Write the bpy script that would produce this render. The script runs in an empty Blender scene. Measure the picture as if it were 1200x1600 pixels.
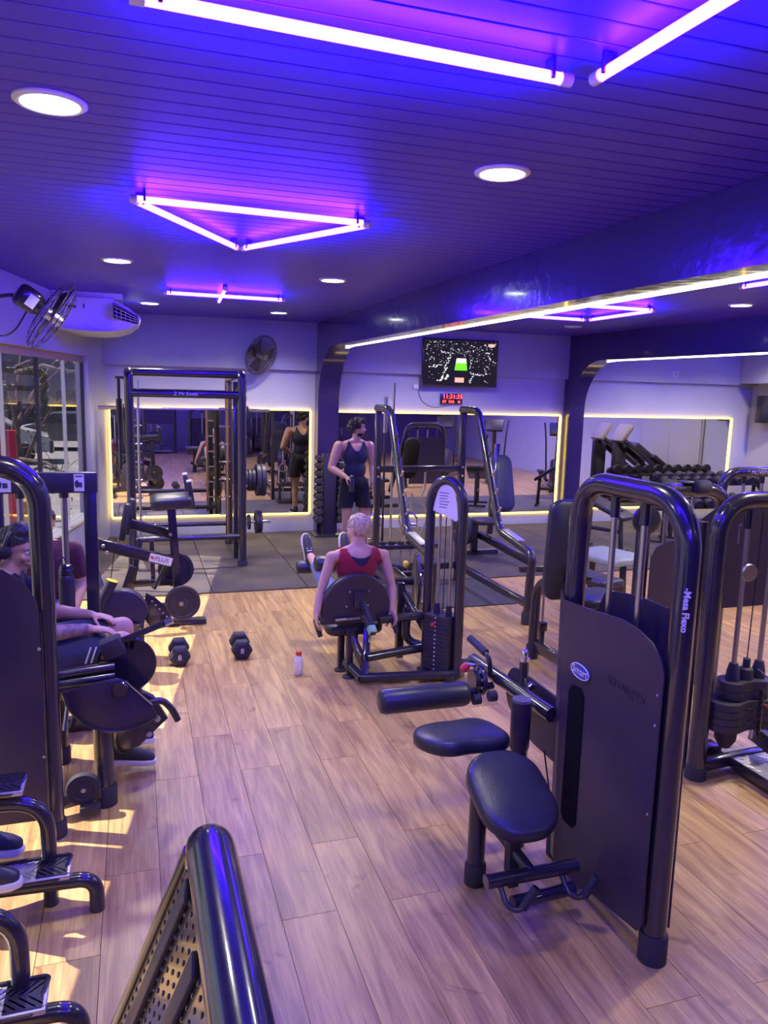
import bpy, bmesh, math, random
from mathutils import Vector as V, Matrix, noise
random.seed(7)
SC = bpy.context.scene
COL = SC.collection
# ---------------------------------------------------------------- camera
cam = bpy.data.cameras.new('camera'); cam.sensor_fit = 'HORIZONTAL'; cam.sensor_width = 36.0
cam.lens = 1197.16 / 1200 * 36; cam.clip_start = 0.05; cam.clip_end = 200
camo = bpy.data.objects.new('camera', cam); COL.objects.link(camo)
CR = Matrix(((0.95160363, -0.30621963, 0.02607817), (-0.02375982, -0.15790456, -0.98716849), (0.30640823, 0.9387735, -0.15753827)))
mw = Matrix((CR[0], -CR[1], -CR[2])).transposed().to_4x4()
mw.translation = (0, 0, 2.2); camo.matrix_world = mw
SC.camera = camo
# ---------------------------------------------------------------- world, sun, exposure
W = bpy.data.worlds.new('world'); SC.world = W; W.use_nodes = True
wn = W.node_tree; wbg = wn.nodes['Background']
sky = wn.nodes.new('ShaderNodeTexSky'); sky.sky_type = 'NISHITA'; sky.sun_disc = False
sky.sun_elevation = math.radians(46); sky.sun_rotation = math.radians(285); sky.air_density = 1.2; sky.dust_density = 2
wn.links.new(sky.outputs[0], wbg.inputs[0]); wbg.inputs[1].default_value = 0.2
sun = bpy.data.lights.new('sun', 'SUN'); sun.energy = 17.0; sun.angle = 0.005; sun.color = (1.0, 0.9, 0.84)
suno = bpy.data.objects.new('sun', sun); COL.objects.link(suno); suno.location = (-8, 6, 9)
suno.rotation_euler = V((1.0, -0.42, -1.45)).to_track_quat('-Z', 'Y').to_euler()
vs = SC.view_settings
vs.view_transform = 'Standard'; vs.look = 'None'; vs.gamma = 1.0; vs.use_curve_mapping = False
vs.exposure = 0.0
SC.cycles.use_denoising = True
SC.cycles.max_bounces = 8; SC.cycles.diffuse_bounces = 4; SC.cycles.glossy_bounces = 4
SC.cycles.sample_clamp_indirect = 4.0; SC.cycles.caustics_reflective = False; SC.cycles.caustics_refractive = False
# brightness of the lamps of the place
TUBE = (8.0, 1.0, 170.0)      # violet ceiling tubes
LEDW = (6.0, 4.1, .75)      # warm strips around the mirrors
LEDC = (7.0, 6.6, 4.6)        # whiter strips under the arches
DOWN = (30.0, 32.0, 28.0)     # recessed downlight discs
SPOT_W = 108.0                 # power of a downlight
# ---------------------------------------------------------------- materials
MT = {}
def mat(name, col, rough=0.5, metal=0.0, noise_amt=0.0, nscale=8.0, bump=0.0, bscale=60.0, coat=0.0, spec=0.5, col2=None, emis=None, estr=1.0, sheen=0.0, stretch=None, rvar=0.0):
    m = bpy.data.materials.new(name); m.use_nodes = True; nt = m.node_tree; b = nt.nodes['Principled BSDF']
    b.inputs['Base Color'].default_value = (*col, 1); b.inputs['Roughness'].default_value = rough
    b.inputs['Metallic'].default_value = metal; b.inputs['Coat Weight'].default_value = coat
    b.inputs['Coat Roughness'].default_value = 0.08
    b.inputs['Specular IOR Level'].default_value = spec; b.inputs['Sheen Weight'].default_value = sheen
    if emis:
        b.inputs['Emission Color'].default_value = (*emis, 1); b.inputs['Emission Strength'].default_value = estr
    if noise_amt or col2 or bump or rvar:
        tc = nt.nodes.new('ShaderNodeTexCoord'); mp = nt.nodes.new('ShaderNodeMapping')
        nt.links.new(tc.outputs['Object'], mp.inputs[0])
        if stretch: mp.inputs['Scale'].default_value = stretch
        nz = nt.nodes.new('ShaderNodeTexNoise'); nz.inputs['Scale'].default_value = nscale; nz.inputs['Detail'].default_value = 6
        nt.links.new(mp.outputs[0], nz.inputs['Vector'])
        if noise_amt or col2:
            c2 = col2 or tuple(min(1, c * (1 + noise_amt)) for c in col)
            c1 = col if col2 else tuple(c * (1 - noise_amt) for c in col)
            rp = nt.nodes.new('ShaderNodeValToRGB'); rp.color_ramp.elements[0].position = .35; rp.color_ramp.elements[1].position = .65
            rp.color_ramp.elements[0].color = (*c1, 1); rp.color_ramp.elements[1].color = (*c2, 1)
            nt.links.new(nz.outputs['Fac'], rp.inputs[0]); nt.links.new(rp.outputs[0], b.inputs['Base Color'])
        if rvar:
            mr = nt.nodes.new('ShaderNodeMapRange'); mr.inputs['To Min'].default_value = max(.02, rough - rvar); mr.inputs['To Max'].default_value = rough + rvar
            nt.links.new(nz.outputs['Fac'], mr.inputs[0]); nt.links.new(mr.outputs[0], b.inputs['Roughness'])
        if bump:
            n2 = nt.nodes.new('ShaderNodeTexNoise'); n2.inputs['Scale'].default_value = bscale; n2.inputs['Detail'].default_value = 4
            nt.links.new(mp.outputs[0], n2.inputs['Vector'])
            bp = nt.nodes.new('ShaderNodeBump'); bp.inputs['Strength'].default_value = bump; bp.inputs['Distance'].default_value = .01
            nt.links.new(n2.outputs['Fac'], bp.inputs['Height']); nt.links.new(bp.outputs[0], b.inputs['Normal'])
    MT[name] = m
    return m
def emitter(name, col):
    m = bpy.data.materials.new(name); m.use_nodes = True; nt = m.node_tree
    nt.nodes.remove(nt.nodes['Principled BSDF']); e = nt.nodes.new('ShaderNodeEmission')
    s = max(col); e.inputs[0].default_value = (col[0] / s, col[1] / s, col[2] / s, 1); e.inputs[1].default_value = s
    nt.links.new(e.outputs[0], nt.nodes['Material Output'].inputs[0]); MT[name] = m
    return m
emitter('tube_light', TUBE); emitter('led_warm', LEDW); emitter('led_cool', LEDC); emitter('down_light', DOWN)
emitter('red_led', (6.0, .25, .2)); emitter('screen_green', (.25, 1.1, .05)); emitter('screen_white', (1.1, 1.1, 1.15)); emitter('screen_pink', (1.3, .6, .55)); emitter('screen_dark', (.018, .014, .03))
mat('black', (.026, .022, .032), .24, coat=.6, rvar=.05, nscale=20)
mat('black_satin', (.036, .028, .042), .42, rvar=.08, nscale=10)
mat('shroud', (.038, .026, .05), .36, bump=.03, bscale=220)
mat('vinyl', (.03, .03, .038), .34, bump=.12, bscale=130, rvar=.1, nscale=7)
mat('vinyl_green_glare', (.3, .36, .31), .3, bump=.12, bscale=130, noise_amt=.15, nscale=6)  # pale green downlight glare put into the pad colour
mat('vinyl_tan', (.3, .24, .22), .45, bump=.12, bscale=130)
mat('foam', (.028, .026, .04), .6, bump=.08, bscale=300)
mat('rubber', (.03, .026, .034), .72, bump=.15, bscale=200)
mat('iron', (.035, .03, .04), .45, bump=.15, bscale=90)
mat('chrome', (.75, .73, .78), .16, metal=1)
mat('steel', (.5, .48, .54), .32, metal=1, rvar=.08)
mat('steel_dark', (.2, .19, .22), .4, metal=.6)
mat('alu', (.72, .7, .72), .38, metal=1)
mat('tread', (.55, .53, .56), .4, metal=.6, bump=.1)
mat('wall_paint', (.5, .5, .6), .6, noise_amt=.03, nscale=2, bump=.03, bscale=40)
mat('wall_dark', (.2, .17, .24), .6, noise_amt=.05, nscale=2)
mat('white_plastic', (.8, .8, .82), .38)
mat('paper', (.85, .82, .86), .6)
mat('print_dark', (.06, .05, .09), .6)
mat('print_red', (.7, .1, .06), .5)
mat('print_white', (.85, .84, .88), .45)
mat('badge_blue', (.05, .06, .42), .3)
mat('emboss', (.012, .01, .014), .3)
mat('arch_gloss', (.04, .022, .11), .2, bump=.5, bscale=9, coat=.5)
mat('ceiling_pvc', (.085, .024, .8), .42, noise_amt=.03, nscale=3)  # violet ambient glow of the tubes put into the board colour
mat('dark_gap', (.006, .006, .008), .8, spec=.1)
mat('rubber_tile', (.034, .028, .028), .6, col2=(.1, .078, .055), nscale=1.7, bump=.12, bscale=220, rvar=.12)
mat('mat_black', (.03, .027, .033), .6, noise_amt=.2, nscale=4, bump=.1, bscale=250)
mat('red_knob', (.6, .03, .05), .35)
mat('yellow_knob', (.8, .6, .04), .35)
mat('green_tape', (.25, .5, .36), .6, noise_amt=.3, nscale=120)
mat('bronze', (.5, .36, .2), .5)
mat('skin_light', (.56, .31, .235), .5, noise_amt=.06, nscale=9)
mat('skin_tan', (.5, .27, .19), .5, noise_amt=.07, nscale=9)
mat('skin_tattoo', (.5, .29, .24), .52, col2=(.2, .13, .14), nscale=26)
mat('red_cloth', (.52, .03, .06), .8, bump=.1, bscale=30, sheen=.3)
mat('navy_cloth', (.045, .043, .1), .8, bump=.1, bscale=30, sheen=.2)
mat('black_cloth', (.022, .02, .028), .8, bump=.1, bscale=30, sheen=.2)
mat('jeans', (.16, .19, .36), .85, noise_amt=.15, nscale=60)
mat('maroon_cloth', (.15, .05, .08), .85, bump=.1, bscale=30)
mat('brown_cloth', (.3, .16, .11), .85)
mat('hair_blond', (.4, .28, .17), .5, col2=(.66, .5, .34), nscale=60, bump=.6, bscale=90, stretch=(1, 1, .25))
mat('hair_black', (.02, .014, .016), .45, bump=.6, bscale=90, stretch=(1, 1, .25))
mat('eye_white', (.8, .78, .76), .2); mat('eye_dark', (.03, .02, .015), .15); mat('lip', (.42, .15, .14), .5)
mat('shoe_black', (.03, .028, .034), .6, bump=.2, bscale=150)
mat('shoe_sole', (.75, .73, .78), .55)
mat('pink_trim', (.8, .12, .18), .5)
mat('bottle_white', (.85, .8, .84), .4); mat('cap_red', (.6, .06, .03), .4)
mat('concrete', (.15, .145, .15), .85, noise_amt=.12, nscale=1.2)
mat('facade_grey', (0.100, 0.100, 0.115), .8, noise_amt=.15, nscale=.8)
mat('facade_light', (0.210, 0.200, 0.200), .8, noise_amt=.1, nscale=.8)
mat('window_dark', (.03, .035, .05), .15)
mat('car_white', (0.300, 0.300, 0.310), .25, coat=.5); mat('car_grey', (0.080, 0.080, 0.095), .25, coat=.5); mat('car_red', (0.200, 0.015, 0.015), .25, coat=.5); mat('car_yellow', (0.375, 0.250, 0.025), .3)
mat('bark', (.075, .055, .055), .9, bump=.5, bscale=20); mat('leaf', (0.100, 0.110, 0.050), .7, noise_amt=.3, nscale=5)
mat('sign_red', (.5, .015, .03), .5)
mat('door_grey', (.5, .47, .46), .5)
mat('mirror', (.86, .86, .88), .0, metal=1)
mat('copper', (.6, .35, .2), .35, metal=1)
# see-through glass
def glass(name, tint, alpha):
    m = bpy.data.materials.new(name); m.use_nodes = True; nt = m.node_tree
    nt.nodes.remove(nt.nodes['Principled BSDF'])
    tr = nt.nodes.new('ShaderNodeBsdfTransparent'); tr.inputs[0].default_value = (*tint, 1)
    gl = nt.nodes.new('ShaderNodeBsdfGlossy'); gl.inputs['Roughness'].default_value = .0
    lwt = nt.nodes.new('ShaderNodeLayerWeight'); lwt.inputs[0].default_value = .5
    pw = nt.nodes.new('ShaderNodeMath'); pw.operation = 'POWER'; pw.inputs[1].default_value = 4; nt.links.new(lwt.outputs['Facing'], pw.inputs[0])
    fr = nt.nodes.new('ShaderNodeMath'); fr.operation = 'MULTIPLY_ADD'; fr.inputs[1].default_value = .45; fr.inputs[2].default_value = alpha; nt.links.new(pw.outputs[0], fr.inputs[0])
    mx = nt.nodes.new('ShaderNodeMixShader')
    nt.links.new(fr.outputs[0], mx.inputs[0]); nt.links.new(tr.outputs[0], mx.inputs[1]); nt.links.new(gl.outputs[0], mx.inputs[2])
    nt.links.new(mx.outputs[0], nt.nodes['Material Output'].inputs[0]); MT[name] = m
glass('pane_glass', (.82, .82, .86), .04); glass('clear_plastic', (.9, .9, .93), .03)
# fan guard disc would be wires: built as geometry. Wood planks:
def wood():
    m = bpy.data.materials.new('wood_plank'); m.use_nodes = True; nt = m.node_tree; b = nt.nodes['Principled BSDF']; L = nt.links.new
    tc = nt.nodes.new('ShaderNodeTexCoord'); oi = nt.nodes.new('ShaderNodeObjectInfo'); ge = nt.nodes.new('ShaderNodeNewGeometry')
    ad = nt.nodes.new('ShaderNodeMath'); L(oi.outputs['Random'], ad.inputs[0]); L(ge.outputs['Random Per Island'], ad.inputs[1])
    wn_ = nt.nodes.new('ShaderNodeTexWhiteNoise'); wn_.noise_dimensions = '1D'; L(ad.outputs[0], wn_.inputs['W'])
    sc_ = nt.nodes.new('ShaderNodeVectorMath'); sc_.operation = 'SCALE'; sc_.inputs['Scale'].default_value = 37; L(wn_.outputs['Color'], sc_.inputs[0])
    av = nt.nodes.new('ShaderNodeVectorMath'); L(tc.outputs['Object'], av.inputs[0]); L(sc_.outputs[0], av.inputs[1])
    mp = nt.nodes.new('ShaderNodeMapping'); mp.inputs['Scale'].default_value = (9, .9, 9); L(av.outputs[0], mp.inputs[0])
    n1 = nt.nodes.new('ShaderNodeTexNoise'); n1.inputs['Scale'].default_value = 1.6; n1.inputs['Detail'].default_value = 7; n1.inputs['Distortion'].default_value = 1.1; L(mp.outputs[0], n1.inputs['Vector'])
    mp2 = nt.nodes.new('ShaderNodeMapping'); mp2.inputs['Scale'].default_value = (75, 3.2, 75); L(av.outputs[0], mp2.inputs[0])
    n2 = nt.nodes.new('ShaderNodeTexNoise'); n2.inputs['Scale'].default_value = 1.5; n2.inputs['Detail'].default_value = 4; L(mp2.outputs[0], n2.inputs['Vector'])
    n3 = nt.nodes.new('ShaderNodeTexNoise'); n3.inputs['Scale'].default_value = 4.5; n3.inputs['Detail'].default_value = 3; n3.inputs['Distortion'].default_value = 1.5; L(av.outputs[0], n3.inputs['Vector'])
    r1 = nt.nodes.new('ShaderNodeValToRGB'); e = r1.color_ramp.elements; e[0].position = .3; e[0].color = (.34, .19, .068, 1); e[1].position = .7; e[1].color = (.67, .445, .158, 1); L(n1.outputs['Fac'], r1.inputs[0])
    r2 = nt.nodes.new('ShaderNodeValToRGB'); e = r2.color_ramp.elements; e[0].position = .3; e[0].color = (.68, .64, .6, 1); e[1].position = .62; e[1].color = (1.06, 1.04, 1.03, 1); L(n2.outputs['Fac'], r2.inputs[0])
    m1 = nt.nodes.new('ShaderNodeMix'); m1.data_type = 'RGBA'; m1.blend_type = 'MULTIPLY'; m1.inputs[0].default_value = .75; L(r1.outputs[0], m1.inputs[6]); L(r2.outputs[0], m1.inputs[7])
    r3 = nt.nodes.new('ShaderNodeValToRGB'); e = r3.color_ramp.elements; e[0].position = .64; e[0].color = (1, 1, 1, 1); e[1].position = .74; e[1].color = (.5, .42, .38, 1); L(n3.outputs['Fac'], r3.inputs[0])
    m2 = nt.nodes.new('ShaderNodeMix'); m2.data_type = 'RGBA'; m2.blend_type = 'MULTIPLY'; m2.inputs[0].default_value = .8; L(m1.outputs[2], m2.inputs[6]); L(r3.outputs[0], m2.inputs[7])
    hs = nt.nodes.new('ShaderNodeHueSaturation'); mr = nt.nodes.new('ShaderNodeMapRange'); mr.inputs['To Min'].default_value = .86; mr.inputs['To Max'].default_value = 1.12
    L(wn_.outputs['Value'], mr.inputs[0]); L(mr.outputs[0], hs.inputs['Value']); L(m2.outputs[2], hs.inputs['Color']); L(hs.outputs[0], b.inputs['Base Color'])
    b.inputs['Roughness'].default_value = .34
    rr = nt.nodes.new('ShaderNodeMapRange'); rr.inputs['To Min'].default_value = .27; rr.inputs['To Max'].default_value = .46; L(n2.outputs['Fac'], rr.inputs[0]); L(rr.outputs[0], b.inputs['Roughness'])
    bp = nt.nodes.new('ShaderNodeBump'); bp.inputs['Strength'].default_value = .1; bp.inputs['Distance'].default_value = .003; L(n2.outputs['Fac'], bp.inputs['Height']); L(bp.outputs[0], b.inputs['Normal'])
    MT['wood'] = m
wood()
# ---------------------------------------------------------------- mesh helpers
def nb(): return bmesh.new()
def rotz(a): return Matrix.Rotation(a, 4, 'Z')
def frame(x, y, z=None):
    x = V(x).normalized(); y = V(y); y = (y - x * y.dot(x)).normalized(); z = x.cross(y)
    return Matrix((x, y, z)).transposed().to_4x4()
def box(bm, c, s, R=None, b=0, seg=2):
    r = bmesh.ops.create_cube(bm, size=1.0)['verts']
    M = Matrix.Translation(V(c)) @ (R or Matrix()) @ Matrix.Diagonal((*s, 1))
    bmesh.ops.transform(bm, matrix=M, verts=r)
    if b:
        es = list({e for v in r for e in v.link_edges})
        bmesh.ops.bevel(bm, geom=es, offset=b, segments=seg, profile=.5, affect='EDGES', clamp_overlap=True)
    return bm
def bar(bm, p0, p1, w, h, up=(0, 0, 1), b=.004):
    p0 = V(p0); p1 = V(p1); d = p1 - p0
    u = V(up)
    if abs(d.normalized().dot(u)) > .95: u = V((1, 0, 0))
    return box(bm, (p0 + p1) / 2, (d.length, w, h), frame(d, u.cross(d)), b)
def fillet(pts, r, seg=6, closed=False):
    P = [V(p) for p in pts]; n = len(P); out = []
    for i, p in enumerate(P):
        if not closed and i in (0, n - 1): out.append(p); continue
        a = P[i - 1]; c = P[(i + 1) % n]
        la = (a - p).length; lc = (c - p).length
        if la < 1e-6 or lc < 1e-6: continue
        d = min(r, la * .49, lc * .49)
        s = p + (a - p) / la * d; e = p + (c - p) / lc * d
        for k in range(seg + 1):
            t = k / seg; w = .85
            den = (1 - t) ** 2 + 2 * w * t * (1 - t) + t * t
            out.append((s * (1 - t) ** 2 + p * (2 * w * t * (1 - t)) + e * t * t) / den)
    return out
def sweep(bm, pts, rad, n=12, cap=True, closed=False):
    P = [V(p) for p in pts]; m = len(P)
    if not hasattr(rad, '__len__'): rad = [rad] * m
    T = []
    for i in range(m):
        if closed: t = P[(i + 1) % m] - P[i - 1]
        else: t = P[min(i + 1, m - 1)] - P[max(i - 1, 0)]
        T.append(t.normalized())
    u = T[0].orthogonal().normalized(); rings = []
    for i in range(m):
        u = (u - T[i] * u.dot(T[i])).normalized(); w = T[i].cross(u)
        rings.append([bm.verts.new(P[i] + (u * math.cos(2 * math.pi * k / n) + w * math.sin(2 * math.pi * k / n)) * rad[i]) for k in range(n)])
    for i in range(m if closed else m - 1):
        A = rings[i]; B = rings[(i + 1) % m]
        for k in range(n): bm.faces.new((A[k], A[(k + 1) % n], B[(k + 1) % n], B[k]))
    if cap and not closed:
        bm.faces.new(rings[0][::-1]); bm.faces.new(rings[-1])
    return bm
def tube(bm, pts, r, fil=0, n=12, seg=6): return sweep(bm, fillet(pts, fil, seg) if fil else pts, r, n)
def cyl(bm, p0, p1, r, r2=None, n=20): return sweep(bm, [p0, p1], [r, r if r2 is None else r2], n)
def lathe(bm, prof, c=(0, 0, 0), ax=(0, 0, 1), n=24):
    q = V((0, 0, 1)).rotation_difference(V(ax).normalized()).to_matrix(); c = V(c); rings = []
    for r, h in prof:
        if r < 1e-6: rings.append([bm.verts.new(c + q @ V((0, 0, h)))])
        else: rings.append([bm.verts.new(c + q @ V((r * math.cos(2 * math.pi * k / n), r * math.sin(2 * math.pi * k / n), h))) for k in range(n)])
    for A, B in zip(rings, rings[1:]):
        for k in range(n):
            a0, a1 = A[k % len(A)], A[(k + 1) % len(A)]; b0, b1 = B[k % len(B)], B[(k + 1) % len(B)]
            f = [v for i, v in enumerate((a0, a1, b1, b0)) if v not in (a0, a1, b1, b0)[:i]]
            if len(f) > 2: bm.faces.new(f)
    for R_ in (rings[0], rings[-1]):
        if len(R_) > 2:
            try: bm.faces.new(R_)
            except ValueError: pass
    return bm
def prism(bm, poly, f, d, b=0):
    A = [bm.verts.new(f(u, v, 0)) for u, v in poly]; B = [bm.verts.new(f(u, v, d)) for u, v in poly]; n = len(A)
    fs = [bm.faces.new(A[::-1]), bm.faces.new(B)]
    for k in range(n): fs.append(bm.faces.new((A[k], A[(k + 1) % n], B[(k + 1) % n], B[k])))
    if b:
        es = list({e for q in fs[:2] for e in q.edges})
        bmesh.ops.bevel(bm, geom=es, offset=b, segments=2, profile=.5, affect='EDGES', clamp_overlap=True)
    return bm
def rrect(w, h, r, n=5):
    o = []
    for cx, cy, a in ((w / 2 - r, h / 2 - r, 0), (-w / 2 + r, h / 2 - r, 90), (-w / 2 + r, -h / 2 + r, 180), (w / 2 - r, -h / 2 + r, 270)):
        for k in range(n + 1):
            t = math.radians(a + 90 * k / n); o.append((cx + r * math.cos(t), cy + r * math.sin(t)))
    return o
def ell(w, h, n=28): return [(w * math.cos(2 * math.pi * k / n), h * math.sin(2 * math.pi * k / n)) for k in range(n)]
def pad(bm, outline, M, t, e=.02, dome=.008):
    """upholstered cushion: outline in the plane of M's x and y, thickness t along its z, rounded rim"""
    cx = sum(p[0] for p in outline) / len(outline); cy = sum(p[1] for p in outline) / len(outline); n = len(outline)
    lv = [(e * .5, 0), (0, e * .5), (0, t - e), (e * .3, t - e * .3), (e, t), (e * 3, t + dome * .6)]
    rings = []
    for ins, z in lv:
        R = []
        for x, y in outline:
            d = math.hypot(x - cx, y - cy) or 1; k = max(.1, 1 - ins / d)
            R.append(bm.verts.new(M @ V((cx + (x - cx) * k, cy + (y - cy) * k, z))))
        rings.append(R)
    for A, B in zip(rings, rings[1:]):
        for k in range(n): bm.faces.new((A[k], A[(k + 1) % n], B[(k + 1) % n], B[k]))
    bm.faces.new(rings[0][::-1]); c = bm.verts.new(M @ V((cx, cy, t + dome)))
    for k in range(n): bm.faces.new((rings[-1][k], rings[-1][(k + 1) % n], c))
    return bm
WL = {}
def tag(o, label=None, cat=None, group=None, kind=None):
    if label: o['label'] = label
    if cat: o['category'] = cat
    if group: o['group'] = group
    if kind: o['kind'] = kind
    return o
def link_mesh(name, me, m, parent, label=None, cat=None, group=None, kind=None, sharp=38, at=None):
    xs = [v.co for v in me.vertices]
    c = V(at) if at else V([(min(v[i] for v in xs) + max(v[i] for v in xs)) / 2 for i in range(3)])
    me.transform(Matrix.Translation(-c))
    me.polygons.foreach_set('use_smooth', [True] * len(me.polygons)); me.set_sharp_from_angle(angle=math.radians(sharp))
    me.materials.clear(); me.materials.append(MT[m] if isinstance(m, str) else m)
    o = bpy.data.objects.new(name, me); COL.objects.link(o); WL[o.name] = c
    if parent: o.parent = parent; o.location = c - WL[parent.name]
    else: o.location = c
    return tag(o, label, cat, group, kind)
def obj(name, bm, m, parent=None, label=None, cat=None, group=None, kind=None, sharp=38, at=None):
    bmesh.ops.recalc_face_normals(bm, faces=bm.faces)
    me = bpy.data.meshes.new(name); bm.to_mesh(me); bm.free()
    return link_mesh(name, me, m, parent, label, cat, group, kind, sharp, at)
def thing(name, label, cat, loc, group=None, kind=None):
    o = bpy.data.objects.new(name, None); COL.objects.link(o); o.location = loc; WL[o.name] = V(loc); o.empty_display_size = .1
    return tag(o, label, cat, group, kind)
def struct(name, bm, m, parent=None, label=None): return obj(name, bm, m, parent, label, kind='structure' if not parent else None)
def dup(o, parent=None, M=None, label=None, group=None):
    c = o.copy(); COL.objects.link(c)
    if parent: c.parent = parent
    else:
        if M is not None: c.matrix_world = M
    WL[c.name] = V(c.location)
    if label: c['label'] = label
    if group: c['group'] = group
    for ch in o.children: dup(ch, c)
    return c
TMP = bpy.data.scenes.new('tmp')
def evaluated(o):
    TMP.collection.objects.link(o); vl = TMP.view_layers[0]; vl.update()
    return bpy.data.meshes.new_from_object(o.evaluated_get(vl.depsgraph))
def text(s, size, p, right, up, m, parent, name='lettering', ext=.001, align='CENTER', label=None, sx=1.0, bold=0.0):
    cu = bpy.data.curves.new('t', 'FONT'); cu.body = s; cu.size = size; cu.extrude = ext; cu.align_x = align; cu.align_y = 'CENTER'; cu.resolution_u = 2; cu.offset = bold
    o = bpy.data.objects.new('t', cu)
    me = evaluated(o)
    bpy.data.objects.remove(o); bpy.data.curves.remove(cu)
    M = frame(right, up); M.translation = V(p); me.transform(M @ Matrix.Diagonal((sx, 1, 1, 1)))
    return link_mesh(name, me, m, parent, label)
X3 = (1, 0, 0); Y3 = (0, 1, 0); Z3 = (0, 0, 1)
yz = lambda x: (lambda u, v, w: V((x + w, u, v)))     # prism in a plane of constant x
xz = lambda y: (lambda u, v, w: V((u, y + w, v)))
xy = lambda z: (lambda u, v, w: V((u, v, z + w)))
# ================================================================ the room
ZC = 3.15; YB = 11.48; XR = 10.8; YR = -3.5
xl = lambda y: -0.38 + (y - YB) * 0.1821
LU = V((.1791, .9838, 0)); LN = V((.9838, -.1791, 0)); LC = V((-.38, YB, 0)); LROT = frame(LU, -LN)
def lw(y, off, z): return LC + LU * ((y - YB) / .9838) + LN * off + V((0, 0, z))
def lbox(bm, y0, y1, o0, o1, z0, z1, b=0):
    a = lw((y0 + y1) / 2, (o0 + o1) / 2, (z0 + z1) / 2)
    return box(bm, a, (abs(y1 - y0) / .9838, abs(o1 - o0), z1 - z0), LROT, b)
# ---- floor: sub-floor and planks
fl = struct('floor', prism(nb(), [(xl(YR) - .1, YR), (XR + .1, YR), (XR + .1, YB + .1), (xl(YB) - .1, YB + .1)], xy(-.11), .1), 'dark_gap')
PW = .2373; PL = 1.325
cells = []
for k in range(-14, 46):
    x0 = .06 + PW * k
    off = 4.19 if k % 2 == 0 else 4.69
    if k % 4 == 1: off -= .012
    j0 = int((-3.4 - off) / PL) - 1
    for j in range(j0, 12):
        ya = max(off + PL * j, -3.4); yb = min(off + PL * (j + 1), 8.32)
        if yb - ya < .05: continue
        if xl((ya + yb) / 2) > x0 + PW: continue
        if x0 > 10.75: continue
        cx, cy = x0 + PW / 2, (ya + yb) / 2
        q = CR @ (V((cx, cy, 0)) - V((0, 0, 2.2)))
        vis = q.z > .3 and -.62 < q.x / q.z < .62 and -.75 < q.y / q.z < .8
        cells.append((not vis, q.length, x0, ya, yb))
cells.sort()
pm = {}
def plank_bm(bm, x0, x1, y0, y1):
    g = .0012
    return box(bm, ((x0 + x1) / 2, (y0 + y1) / 2, -.006), (x1 - x0 - 2 * g, y1 - y0 - 2 * g, .012))
for i, (nv, d, x0, ya, yb) in enumerate(cells[:300]):
    key = round(yb - ya, 3)
    if key not in pm:
        o = obj('plank', plank_bm(nb(), x0, x0 + PW, ya, yb), 'wood', fl)
        pm[key] = o
    else:
        o = pm[key].copy(); COL.objects.link(o); o.location = V((x0 + PW / 2, (ya + yb) / 2, -.006)) - WL[fl.name]
b = nb()
for nv, d, x0, ya, yb in cells[300:]: plank_bm(b, x0, x0 + PW, ya, yb)
tag(obj('distant_planks', b, 'wood', fl), kind='stuff')
# rubber tiles of the free-weight zone
tx = [-1.34, -.3, .75, 1.79, 2.83, 3.87, 4.91, 5.95, 6.88, 7.9, 8.95, 10.0, 10.78]; ty = [8.11, 9.22, 10.35, 11.46]
for i in range(len(tx) - 1):
    for j in range(3):
        x0, x1, y0, y1 = tx[i], tx[i + 1], ty[j], ty[j + 1]
        if i == 0: x0 = xl(y0) + .02
        g = .004
        obj('rubber_tile', box(nb(), ((x0 + x1) / 2, (y0 + y1) / 2, .008), (x1 - x0 - 2 * g, y1 - y0 - 2 * g, .016), b=.004, seg=1), 'rubber_tile', fl)
obj('rubber_mat', box(nb(), (3.2, 7.56, .006), (1.27, 1.07, .012), b=.003, seg=1), 'mat_black', None, 'loose black rubber mat sticking out in front of the tiled rubber zone', 'mat')
# ---- back wall
wb = struct('wall_back', box(nb(), (5.1, YB + .1, 1.55), (11.6, .2, 3.3)), 'wall_paint')
for x0, x1 in ((-.5, 2.6), (2.92, 6.88), (7.12, 10.9)):
    obj('upper_band', box(nb(), ((x0 + x1) / 2, YB - .05, 2.83), (x1 - x0, .1, .76), b=.004), 'wall_paint', wb)
struct('wall_right', box(nb(), (XR + .1, 4, 1.6), (.2, 15.2, 3.4)), 'wall_paint')
struct('wall_rear', box(nb(), (4.2, YR - .1, 1.6), (13.6, .2, 3.4)), 'wall_dark')
b = nb(); box(b, (XR - .2, 8.6, 2.84), (.4, 5.7, .72)); struct('trim_1', b, 'wall_paint')
# ---- left wall: low wall, upper wall, return, glazing
b = nb(); lbox(b, -3.5, YB, -.16, 0, -.02, .5); wl = struct('wall_left', b, 'wall_paint')
b = nb(); lbox(b, -3.5, YB, -.16, 0, 2.52, 3.25); obj('upper_wall', b, 'wall_paint', wl)
b = nb(); lbox(b, 10.55, YB, -.16, 0, .5, 2.52); obj('end_pier', b, 'wall_paint', wl)
b = nb(); lbox(b, -3.5, 10.55, -.15, .03, .495, .52, .004); obj('sill', b, 'alu', wl)
b = nb(); lbox(b, -3.5, 10.55, -.1, -.06, 2.44, 2.52); w1 = struct('window_1', b, 'bronze')
ys = [10.55, 9.7, 8.73, 7.7, 6.7, 5.7, 4.7, 3.7, 2.7, 1.7, .7, -.3, -1.3, -2.3, -3.45]
for i in range(len(ys) - 1):
    b = nb(); lbox(b, ys[i + 1] + .004, ys[i] - .004, -.088, -.078, .52, 2.44); obj('pane', b, 'pane_glass', w1)
    b = nb(); m_ = 'alu' if i % 2 else 'black_satin'; w_ = .008 if i in (1, 3) else .016
    lbox(b, ys[i] - w_, ys[i] + w_, -.1, -.06, .52, 2.44); obj('mullion', b, m_, w1)
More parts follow.
